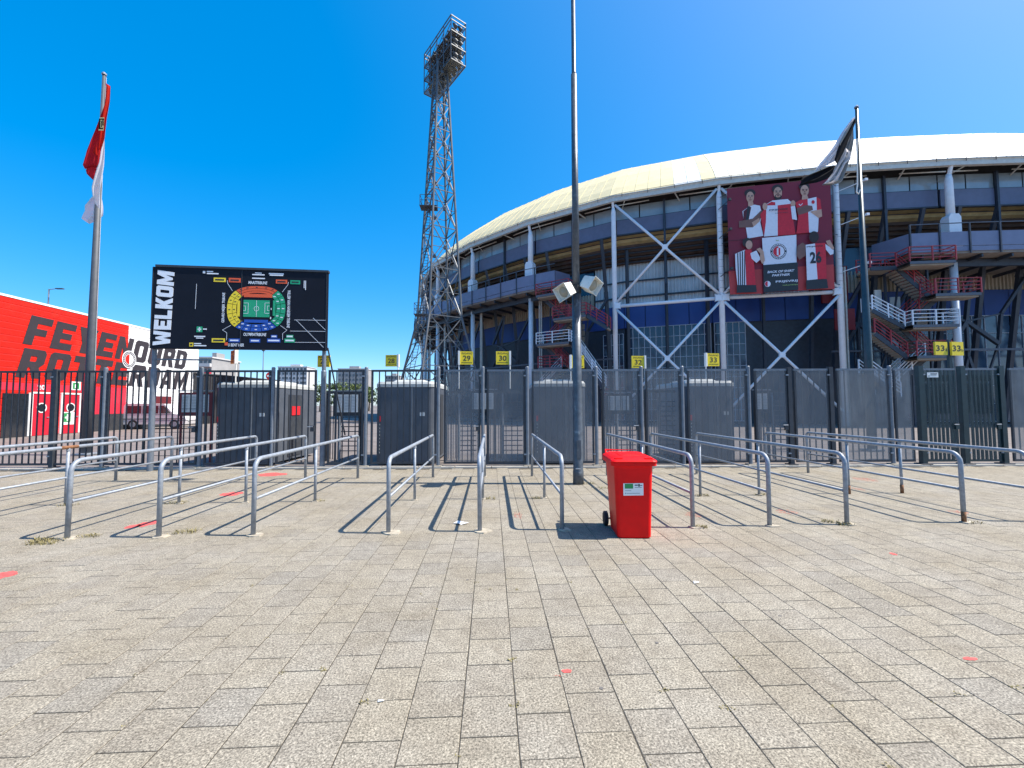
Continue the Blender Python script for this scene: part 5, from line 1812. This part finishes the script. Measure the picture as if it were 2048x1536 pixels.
for k in range(n_rows):
    z0, z1 = HH * k / n_rows, HH * (k + 1) / n_rows
    for a0, a1, m_, nm in ((HL0, HSPLIT, M_HRED, 'cladding_board'), (HSPLIT, HL1, M_HWHT, 'cladding_board')):
        mb = MB()
        mb.solid([HF.p(a0, z0, 0), HF.p(a1, z0, 0), HF.p(a1, z0 + .012, .0), HF.p(a0, z0 + .012, .0)], [HF.p(a0, z0, .0), HF.p(a1, z0, .0), HF.p(a1, z0 + .012, .0), HF.p(a0, z0 + .012, .0)], caps=False)
        mb = MB()
        mb.face([HF.p(a0, z0, .008), HF.p(a1, z0, .008), HF.p(a1, z0 + .05, .030), HF.p(a0, z0 + .05, .030)])
        mb.face([HF.p(a0, z0 + .05, .030), HF.p(a1, z0 + .05, .030), HF.p(a1, z1 - .03, .030), HF.p(a0, z1 - .03, .030)])
        mb.face([HF.p(a0, z1 - .03, .030), HF.p(a1, z1 - .03, .030), HF.p(a1, z1, .008), HF.p(a0, z1, .008)])
        mb.build(nm, m_, hall)
b = MB()
b.face([HF.p(HL0, 0, 0), HF.p(HL0, HH, 0), HF.p(HL0, HH, -24), HF.p(HL0, 0, -24)])
b.face([HF.p(HL1, 0, 0.0), HF.p(HL1, 0, -24), HF.p(HL1, HH, -24), HF.p(HL1, HH, 0.0)])
b.face([HF.p(HL0, 0, -24), HF.p(HL0, HH, -24), HF.p(HL1, HH, -24), HF.p(HL1, 0, -24)])
b.build('wall', M_HWHT, hall)
MB().face([HF.p(HL0, HH - .1, 0), HF.p(HL1, HH - .1, 0), HF.p(HL1, HH - .1, -24), HF.p(HL0, HH - .1, -24)]).build('roof', M_UNDER, hall)
MB().box(((HL0 + HL1) / 2, HH + .05, .01), (HL1 - HL0, .12, .10), HF).build('roof_trim', M_HWHT, hall)
MB().box((HL1 + .05, HH / 2, -.02), (.14, HH, .14), HF).build('corner_trim', M_SIGNSIDE, hall)
def pl(a0, a1, z0, z1, m_, nm, c0=.031, c1=.05, par=None):
    mb = MB()
    mb.box(((a0 + a1) / 2, (z0 + z1) / 2, (c0 + c1) / 2), (a1 - a0, z1 - z0, c1 - c0), HF)
    return mb.build(nm, m_, par or hall)
pl(HL0, .25, 0, 1.15, M_PLINTH, 'plinth')
pl(5.55, HSPLIT, 0, 1.15, M_PLINTH, 'plinth')
pl(HSPLIT + .02, HL1, 0, .5, M_PLINTH, 'plinth')
pl(11.2, 13.6, 1.75, 2.5, mat('maroon sign strip', (.14, .02, .025), .5), 'wall_sign')
M_CRIM = mat('crimson panel', (0.60, 0.03, 0.055), 0.45, var=0.06)
for k in range(30):
    a_ = HL0 + k * (HSPLIT - HL0) / 30
    pl(a_ + .01, a_ + (HSPLIT - HL0) / 30 - .01, 1.16 if (a_ < -.4 or a_ > 5.0) else 2.62, 3.05, M_CRIM, 'wall_panel', .0305, .045)
def door(a0, a1, hz, nm):
    f = pl(a0, a1, 0, hz, M_DOOR, 'door', .031, .07)
    MB().box(((a0 + a1) / 2, hz + .06, .06), (a1 - a0 + .2, .1, .08), HF).build('door_frame', M_SIGNSIDE, f)
    for a in (a0 - .05, a1 + .05):
        MB().box((a, hz / 2, .06), (.09, hz, .08), HF).build('door_frame', M_SIGNSIDE, f)
    c = ((a0 + a1) / 2, 1.62)
    ring = lambda r: [(c[0] + r * math.cos(2 * math.pi * k / 20), c[1] + r * math.sin(2 * math.pi * k / 20)) for k in range(20)]
    mb = MB()
    mb.ringface(HF, ring(.30), ring(.24), .071, .09)
    mb.build('porthole_ring', M_SIGNSIDE, f)
    MB().prism(HF, ring(.24), .071, .078).build('porthole', M_DGLASS, f)
    MB().box((a1 - .14, 1.05, .09), (.12, .05, .05), HF).build('door_handle', M_GALV, f)
    return f
door(1.95, 3.0, 2.45, 'a')
d2 = door(3.75, 4.9, 2.45, 'b')
pl(.35, 1.75, 0, 2.45, M_DGLASS, 'glass_door', .031, .06)
pl(1.72, 1.82, 0, 2.5, M_SIGNSIDE, 'door_frame', .031, .09)
# notices by the doors
f = pl(3.82, 4.62, .55, 1.35, M_SIGNSIDE, 'first_aid_notice', .072, .08)
pl(3.90, 4.35, .72, 1.28, M_GREEN, 'notice_green', .081, .084, f)
pl(4.08, 4.18, .80, 1.2, M_WHITE, 'notice_cross', .085, .087, f)
pl(3.96, 4.30, .95, 1.05, M_WHITE, 'notice_cross', .085, .0872, f)
f = pl(4.28, 4.98, 2.75, 3.30, M_SIGNSIDE, 'exit_sign', .046, .06)
pl(4.42, 4.86, 2.82, 3.22, M_GREEN, 'exit_green', .061, .064, f)
pl(4.55, 4.64, 2.88, 3.12, M_WHITE, 'exit_figure', .065, .067, f)
tx = MB()
add_text(tx, HF, '20', 2.2, 2.65, 2.7, 2.98, .048, .02)
tx.build('door_number', M_WHITE, hall)
pl(6.9, 7.05, 1.5, 1.75, M_SIGNSIDE, 'call_box', .031, .08)
# big lettering, slanted
def word_place(a0, a1, z0a, z1a, z0b, z1b, slant):
    def f(t, h, c):
        a = a0 + (a1 - a0) * t + slant * (h - .5)
        z0, z1 = z0a + (z0b - z0a) * t, z1a + (z1b - z1a) * t
        return HF.p(a, z0 + (z1 - z0) * h, c)
    return f
for word, w0, w1, z in (('FEYENOORD', 1.45, 15.35, (5.28, 7.02, 4.98, 6.62)), ('ROTTERDAM', 1.15, 15.6, (3.36, 5.06, 3.12, 4.74))):
    red = MB()
    pf = word_place(w0, w1, z[0], z[1], z[2], z[3], .42)
    block_word(red, pf, word, .17, {'M': 1.25, 'Y': 1.05}, c0=.034, c1=.046)
    wo_ = red.build('lettering', M_HLET, hall)
# painted outline behind the letters
    out = MB()
    for dx, dz in ((-.05, 0), (.05, 0), (0, .045), (0, -.045)):
        pass
# round emblem where red meets white
ec = (HSPLIT + .12, 5.2)
def disc(r, n=28, a0=0, a1=360):
    return [(ec[0] + r * math.cos(math.radians(a0 + (a1 - a0) * k / n)), ec[1] + r * math.sin(math.radians(a0 + (a1 - a0) * k / n))) for k in range(n + (1 if a1 - a0 < 360 else 0))]
em = MB().prism(HF, disc(.66), .048, .060).build('round_emblem', M_HWHT, hall)
MB().prism(HF, disc(.60), .0605, .063).build('emblem_ring', M_HLET, em)
MB().prism(HF, disc(.40), .0635, .066).build('emblem_field', M_HWHT, em)
MB().prism(HF, disc(.37, 20, 90, 270), .0665, .069).build('emblem_half', M_HRED, em)
mb = MB()
for k in range(24):
    a = 2 * math.pi * k / 24
    x, y = ec[0] + .5 * math.cos(a), ec[1] + .5 * math.sin(a)
    mb.prism(HF, [(x - .03, y - .045), (x + .03, y - .045), (x + .03, y + .045), (x - .03, y + .045)], .0635, .066)
mb.build('emblem_letters', M_HWHT, em)

# ------------------------------------------------------------------ flagpoles and flags
M_POLE = mat('grey flagpole', (0.062, 0.070, 0.083), 0.6, 0.0, var=0.15, scale=5)
M_POLED = mat('dark flagpole', (0.045, 0.065, 0.075), 0.35, 0.35, var=0.2, scale=4)
def flagpole(x, y, h, r0, r1, m_, lab):
    t = thing('flagpole', lab, 'flagpole', (x, y, 0), 'flagpoles behind the fence')
    MB().tube([(x, y, 0), (x, y, h * .25), (x, y, h)], [r0, r0 * .9, r1], 16).build('shaft', m_, t, smooth=True)
    MB().tube([(x, y, h), (x, y, h + .05), (x, y, h + .10)], [r1 * 1.5, r1 * 1.5, r1 * .5], 12).build('cap', M_GALV, t)
    MB().tube([(x + r0 + .02, y, 1.2), (x + r1 + .03, y, h - .1)], .006, 4).build('halyard', M_SIGNSIDE, t)
    MB().box((x, y, .03), (.5, .5, .06)).build('base_plate', M_GALV, t)
    return t
YL = 15.6
tl = at_depth(213, 150, YL)
bl = at_depth(176, 735, YL)
flagpole((tl.x + bl.x) / 2, YL, tl.z, .15, .05, M_POLE, 'grey flagpole at the left with a red and white flag')
YR = 14.6
tr_ = at_depth(1712, 216, YR)
br_ = at_depth(1738, 735, YR)
flagpole((tr_.x + br_.x) / 2, YR, tr_.z, .15, .05, M_POLED, 'dark flagpole at the right with a black and white flag')
def cloth(fr_pt, outline, amp, folds, phase, n=14, rows=26, depth=0.0):
    """hanging cloth: outline (one span per height) filled with a folded sheet"""
    ys = [p_[1] for p_ in outline]
    y0, y1 = min(ys), max(ys)
    mb = MB()
    grid = []
    for j in range(rows + 1):
        y = y0 + (y1 - y0) * (j + .001) / (rows + .002)
        xs = []
        for (xa, ya), (xb, yb_) in zip(outline, outline[1:] + outline[:1]):
            if (ya <= y < yb_) or (yb_ <= y < ya):
                xs.append(xa + (xb - xa) * (y - ya) / (yb_ - ya))
        if len(xs) < 2:
            xs = [outline[ys.index(y0 if j == 0 else y1)][0]] * 2
        a, b_ = min(xs), max(xs)
        row = []
        for i in range(n + 1):
            u = i / n
            q_ = fr_pt(a + (b_ - a) * u, y)
            w = amp * min(1, (b_ - a) / 90) * math.sin(folds * u * math.pi * 2 + phase + j * .13) + depth
            row.append(q_ + Vector((0.12 * w, w, 0)))
        grid.append(row)
    k0 = 0
    for row in grid:
        mb.v += [tuple(v_) for v_ in row]
    for j in range(rows):
        for i in range(n):
            a = j * (n + 1) + i
            mb.f.append((a, a + n + 1, a + n + 2, a + 1))
            mb.m.append(0)
    return mb
M_FRED = cloth_mat('red flag cloth', (0.80, 0.03, 0.015), var=.12, scale=2)
M_FREDSHADE = cloth_mat('shaded red flag cloth', (0.62, 0.02, 0.03), var=.12, scale=2)  # same red cloth darkened: shade of the left folds put into the colour
M_FWHT = cloth_mat('white flag cloth', (0.86, 0.83, 0.84), var=.06, scale=2)
M_FBLK = cloth_mat('black flag cloth', (0.018, 0.019, 0.022), var=.3, scale=2)
M_FGRY = cloth_mat('grey flag cloth', (0.36, 0.37, 0.36), var=.15, scale=3)
ctrL = (tl.x + bl.x) / 2
fl = thing('flag', 'drooping red and white flag on the left flagpole', 'flag', at_depth(200, 300, YL))
FL = lambda x, y: at_depth(120 + x / 4.517, 130 + y / 4.517, YL - .16)
cloth(FL, [(415, 165), (452, 175), (446, 330), (424, 480), (412, 660), (372, 780), (350, 760), (362, 560), (385, 400), (405, 300)], .05, 1.2, .4).build('red_field', M_FRED, fl, smooth=True)
cloth(FL, [(392, 330), (400, 430), (365, 560), (350, 780), (335, 905), (225, 925), (208, 930), (240, 780), (300, 600)], .09, 1.5, 1.2, depth=.06).build('red_fold', M_FREDSHADE, fl, smooth=True)
cloth(FL, [(330, 700), (345, 820), (300, 800)], .03, 1, 0, n=5, rows=6, depth=-.02).build('red_fold', M_FRED, fl, smooth=True)
cloth(FL, [(208, 930), (300, 912), (320, 935), (290, 1035), (225, 975)], .05, 1, 2, rows=10, depth=.04).build('red_fold', M_FREDSHADE, fl, smooth=True)
cloth(FL, [(402, 668), (400, 900), (378, 1150), (362, 1305), (325, 1265), (300, 1200), (284, 1110), (310, 990), (346, 880), (362, 770)], .07, 1.4, .2).build('white_field', M_FWHT, fl, smooth=True)
cloth(FL, [(280, 1115), (312, 1150), (312, 1335), (205, 1412), (152, 1370), (185, 1300), (176, 1250)], .08, 1.6, 2.2, depth=.22).build('white_tail', M_FWHT, fl, smooth=True)
dk_ = MB()
e0 = FL(372, 490)
for x0, x1, y0, y1 in [(370, 416, 497, 508), (368, 382, 508, 592), (368, 408, 580, 592), (390, 398, 520, 572), (402, 412, 508, 560)]:
    dk_.face([FL(x0, y1) + Vector((0, -.08, 0)), FL(x1, y1) + Vector((0, -.08, 0)), FL(x1, y0) + Vector((0, -.08, 0)), FL(x0, y0) + Vector((0, -.08, 0))])
ye = MB()
ye.face([FL(364, 604) + Vector((0, -.075, 0)), FL(412, 604) + Vector((0, -.075, 0)), FL(418, 486) + Vector((0, -.075, 0)), FL(376, 486) + Vector((0, -.075, 0))])
eo = ye.build('emblem', mat('pale yellow cloth print', (.70, .55, .25), .7), fl)
dk_.build('emblem_print', M_FBLK, eo)
fr_ = thing('flag', 'black, grey and white flag blown leftward on the right flagpole', 'flag', at_depth(1690, 300, YR))
FRp = lambda x, y: at_depth(1540 + x / 4.517, 180 + y / 4.517, YR - .12)
cloth(FRp, [(752, 245), (770, 240), (745, 360), (700, 470), (640, 560), (600, 600), (575, 655), (470, 705), (395, 742), (440, 670), (490, 615), (545, 550), (595, 485), (670, 360)], .10, 2.2, .6, rows=30).build('white_field', M_FWHT, fr_, smooth=True)
cloth(FRp, [(745, 275), (756, 300), (712, 420), (672, 520), (640, 590), (585, 690), (560, 650), (595, 540), (625, 480), (685, 370)], .04, 1, 0, depth=-.12).build('black_stripe', M_FBLK, fr_, smooth=True)
cloth(FRp, [(620, 470), (660, 390), (720, 300), (728, 310), (680, 420), (625, 520), (600, 510)], .04, 1, 0, depth=-.11).build('grey_stripe', M_FGRY, fr_, smooth=True)
cloth(FRp, [(584, 690), (572, 745), (520, 800), (440, 832), (330, 850), (258, 874), (262, 830), (290, 795), (400, 745), (500, 706)], .09, 1.8, 1.4, depth=-.05).build('black_tail', M_FBLK, fr_, smooth=True)
cloth(FRp, [(770, 250), (772, 440), (745, 600), (700, 780), (668, 816), (612, 830), (486, 846), (540, 790), (590, 700), (635, 610), (690, 520), (735, 400)], .11, 2.4, 2.0, rows=30, depth=.12).build('grey_field', M_FGRY, fr_, smooth=True)
cloth(FRp, [(690, 520), (725, 560), (735, 620), (690, 660), (620, 830), (490, 845), (560, 760), (600, 690)], .07, 1.8, .5, depth=.02).build('white_patch', M_FWHT, fr_, smooth=True)
MB().tube([FRp(785, 440), FRp(790, 860), FRp(780, 920), FRp(800, 940), FRp(815, 900)], .02, 6).build('weight_cord', M_SIGNSIDE, fr_)

# ------------------------------------------------------------------ things in the yard behind the fence
M_VAN = mat('white van paint', (0.60, 0.58, 0.58), .3, var=.04)
def van(c, yaw, lab):
    t = thing('parked_van', lab, 'van', c)
    f = Fr(c, (math.cos(yaw), math.sin(yaw), 0))
    L_, Wd = 4.6, 1.8
    side = [(-2.25, .35), (2.2, .35), (2.28, .7), (2.15, 1.0), (1.35, 1.12), (.7, 1.85), (-2.0, 1.9), (-2.25, 1.5)]
    MB().prism(f, side, -Wd, 0).build('body', M_VAN, t)
    for a0, a1, b0, b1 in [(-1.9, -.9, 1.15, 1.72), (-.8, .3, 1.15, 1.72)]:
        MB().prism(f, [(a0, b0), (a1, b0), (a1, b1), (a0, b1)], .002, .012).build('window', M_DGLASS, t)
    MB().prism(f, [(.38, 1.15), (1.2, 1.15), (.7, 1.72), (.38, 1.72)], .002, .012).build('window', M_DGLASS, t)
    for a in (-1.45, 1.45):
        w = MB().tube([f.p(a, .34, -.2), f.p(a, .34, .03)], .34, 18).build('wheel', M_BLACK, t)
        MB().tube([f.p(a, .34, .031), f.p(a, .34, .045)], .2, 14).build('rim', M_GALV, w)
    MB().box((2.24, .62, -.4), (.08, .12, .3), f).build('headlight', M_WHITE, t)
    MB().box((-2.26, .9, -.2), (.05, .3, .15), f).build('tail_light', M_DOOR, t)
    MB().box((0, .75, .008), (4.2, .05, .02), f).build('trim_strip', M_BLACK, t)
c = on_ground(318, 858)
van((c.x - .4, c.y, 0), .02, 'pale van parked before the white half of the hall')
# dark shed behind the first kiosk
sa_, sb2 = at_depth(392, 740, 40), at_depth(560, 760, 52)
sh = thing('dark_shed', 'long low charcoal shed behind the leftmost kiosk', 'shed', (sa_.x, sa_.y, 0))
SF = Fr((sa_.x, sa_.y, 0), Vector((sb2.x - sa_.x, sb2.y - sa_.y, 0)))
SL = Vector((sb2.x - sa_.x, sb2.y - sa_.y, 0)).length
MB().box((SL / 2, 2.35, -2.5), (SL, 4.7, 5), SF).build('wall', M_PLINTH, sh)
MB().box((SL / 2, 4.75, -2.5), (SL + .2, .1, 5.2), SF).build('roof', M_UNDER, sh)
rp_ = None
for k in range(40):
    o_ = MB().box((SL * (k + .5) / 40, 2.3, .03), (.07, 4.5, .06), SF)
    o_.build('rib', M_HLET, sh)
# red and white board on a stand beside the first kiosk
c = at_depth(540, 752, 14.5)
t = thing('round_red_sign', 'small red and white roundel standing behind the leftmost kiosk', 'sign', (c.x, c.y, 0))
f = Fr((c.x, c.y, c.z), (1, 0, 0))
rg = lambda r: [(r * math.cos(2 * math.pi * k / 18), r * math.sin(2 * math.pi * k / 18)) for k in range(18)]
pl_ = MB().prism(f, rg(.13), 0, .02).build('plate', M_HRED, t)
MB().prism(f, [(-.09, -.03), (.09, -.03), (.09, .03), (-.09, .03)], .021, .024).build('bar_mark', M_WHITE, pl_)
MB().tube([(c.x, c.y + .03, 0), (c.x, c.y + .03, c.z + .1)], .02, 8).build('pole', M_GALV, t)

# street lamps far off
def street_lamp(px, py_top, y, lab, arm=0):
    q_ = at_depth(px, py_top, y)
    t = thing('street_lamp', lab, 'street lamp', (q_.x, y, 0))
    MB().tube([(q_.x, y, 0), (q_.x, y, q_.z)], [.1, .055], 8).build('pole', M_GALV, t)
    if arm:
        MB().tube([(q_.x, y, q_.z - .05), (q_.x + arm, y, q_.z + .05)], .04, 6).build('arm', M_GALV, t)
        MB().box((q_.x + arm + .25, y, q_.z + .04), (.7, .22, .10)).build('lamp_head', M_MAST, t)
    else:
        MB().box((q_.x, y, q_.z + .05), (.3, .3, .12)).build('lamp_head', M_MAST, t)
street_lamp(98, 578, 44, 'street lamp with a short arm above the red hall', .8)
street_lamp(527, 702, 60, 'thin pale street lamp pole right of the sign 26')

# apartment blocks in the distance
M_CONCR = mat('grey concrete block', (0.30, 0.29, 0.28), .8, var=.12, scale=.3)
M_PALE = mat('pale render', (0.52, 0.51, 0.50), .8, var=.08, scale=.3)
M_WIN = mat('far window', (0.06, 0.07, 0.09), .2, var=.4, scale=.5, spec=.8)
def block(px0, px1, py_top, y, floors, cols, lab, m_=M_CONCR, base_px=770, balcony=False):
    a, b_ = at_depth(px0, py_top, y), at_depth(px1, py_top, y)
    w, h = b_.x - a.x, a.z
    t = thing('apartment_block', lab, 'building', ((a.x + b_.x) / 2, y, 0))
    f = Fr((a.x, y, 0), (1, 0, 0))
    MB().box((w / 2, h / 2, -7), (w, h, 14), f).build('wall', m_, t)
    MB().box((w / 2, h + .2, -7), (w + .6, .4, 14.6), f).build('roof', M_PALE, t)
    MB().box((w * .5, h + 1.2, -6), (w * .35, 1.8, 4), f).build('roof_house', m_, t)
    fh = h / floors
    for r in range(floors):
        if balcony:
            MB().box((w / 2, r * fh + .5, .5), (w, 1.0, .9), f).build('balcony', M_PALE if r % 2 else M_DOOR, t)
        for c_ in range(cols):
            x0 = w * (c_ + .18) / cols
            MB().box((x0 + w / cols * .32, r * fh + fh * .55, .03), (w / cols * .62, fh * .5, .08), f).build('window', M_WIN, t)
block(676, 732, 738, 260, 9, 8, 'grey apartment tower behind the gate under the sign 27')
block(556, 614, 734, 280, 9, 8, 'pale apartment tower right of the round red sign', M_PALE)
block(398, 424, 716, 130, 6, 3, 'balcony block just right of the white hall', M_CONCR, balcony=True)
block(770, 800, 752, 300, 8, 5, 'far block seen through the bars under the sign 28', M_CONCR)

# trees beyond the yard
M_LEAF = mat('foliage', (0.075, 0.115, 0.028), .8, var=.5, scale=1.2)
M_LEAF2 = mat('lighter foliage', (0.11, 0.145, 0.04), .8, var=.4, scale=1.2)
M_BARK = mat('bark', (0.09, 0.07, 0.05), .9, var=.3, scale=5)
def tree(px, y, h, wd_, lab, m_, seed):
    r = random.Random(seed)
    q_ = at_depth(px, 809, y)
    t = thing('tree', lab, 'tree', (q_.x, y, 0), 'trees beyond the yard')
    tr = MB().tube([(q_.x, y, 0), (q_.x + .1, y, h * .35), (q_.x, y, h * .7)], [.28, .2, .08], 8)
    for k in range(5):
        a = k * 1.3
        tr.tube([(q_.x, y, h * (.3 + .07 * k)), (q_.x + math.cos(a) * wd_ * .3, y + math.sin(a) * wd_ * .3, h * (.5 + .07 * k))], [.1, .03], 5)
    tr.build('trunk', M_BARK, t)
    cr = MB()
    clumps = [(r.gauss(0, .26) * wd_, r.gauss(0, .26) * wd_, h * r.uniform(.32, .93), r.uniform(.5, 1.0)) for _ in range(36)]
    for cx_, cy_, cz_, s_ in clumps:
        k_ = 1 - abs(cz_ / h - .6) * .9
        cx_, cy_ = cx_ * k_, cy_ * k_
        for _ in range(60):
            p_ = Vector((q_.x + cx_ + r.gauss(0, .45) * s_, y + cy_ + r.gauss(0, .45) * s_, cz_ + r.gauss(0, .4) * s_))
            a, e = r.uniform(0, 6.28), r.uniform(-1, 1)
            d1 = Vector((math.cos(a), math.sin(a), e)).normalized() * r.uniform(.12, .26)
            d2_ = d1.cross(Vector((r.uniform(-1, 1), r.uniform(-1, 1), r.uniform(-1, 1)))).normalized() * r.uniform(.08, .18)
            cr.face([p_ - d1, p_ + d2_, p_ + d1, p_ - d2_])
    cr.build('crown', m_, t)
for i, (px, y, h, w, lab) in enumerate([(640, 110, 7.5, 6, 'tree beyond the yard behind the right leg of the board'), (672, 118, 8.0, 7, 'tree before the grey apartment tower, left side'), (705, 112, 7.6, 6.5, 'tree before the grey apartment tower, right side'),
                                       (738, 120, 7.2, 6, 'tree beyond the post left of the kiosk under sign 28'), (772, 125, 6.6, 6, 'tree behind the kiosk under the sign 28'), (590, 122, 6.2, 6, 'tree below the pale apartment tower')]):
    tree(px, y, h, w, lab, M_LEAF if i % 2 else M_LEAF2, 20 + i)
# low dark wall behind the turnstiles closes the yard toward the stadium
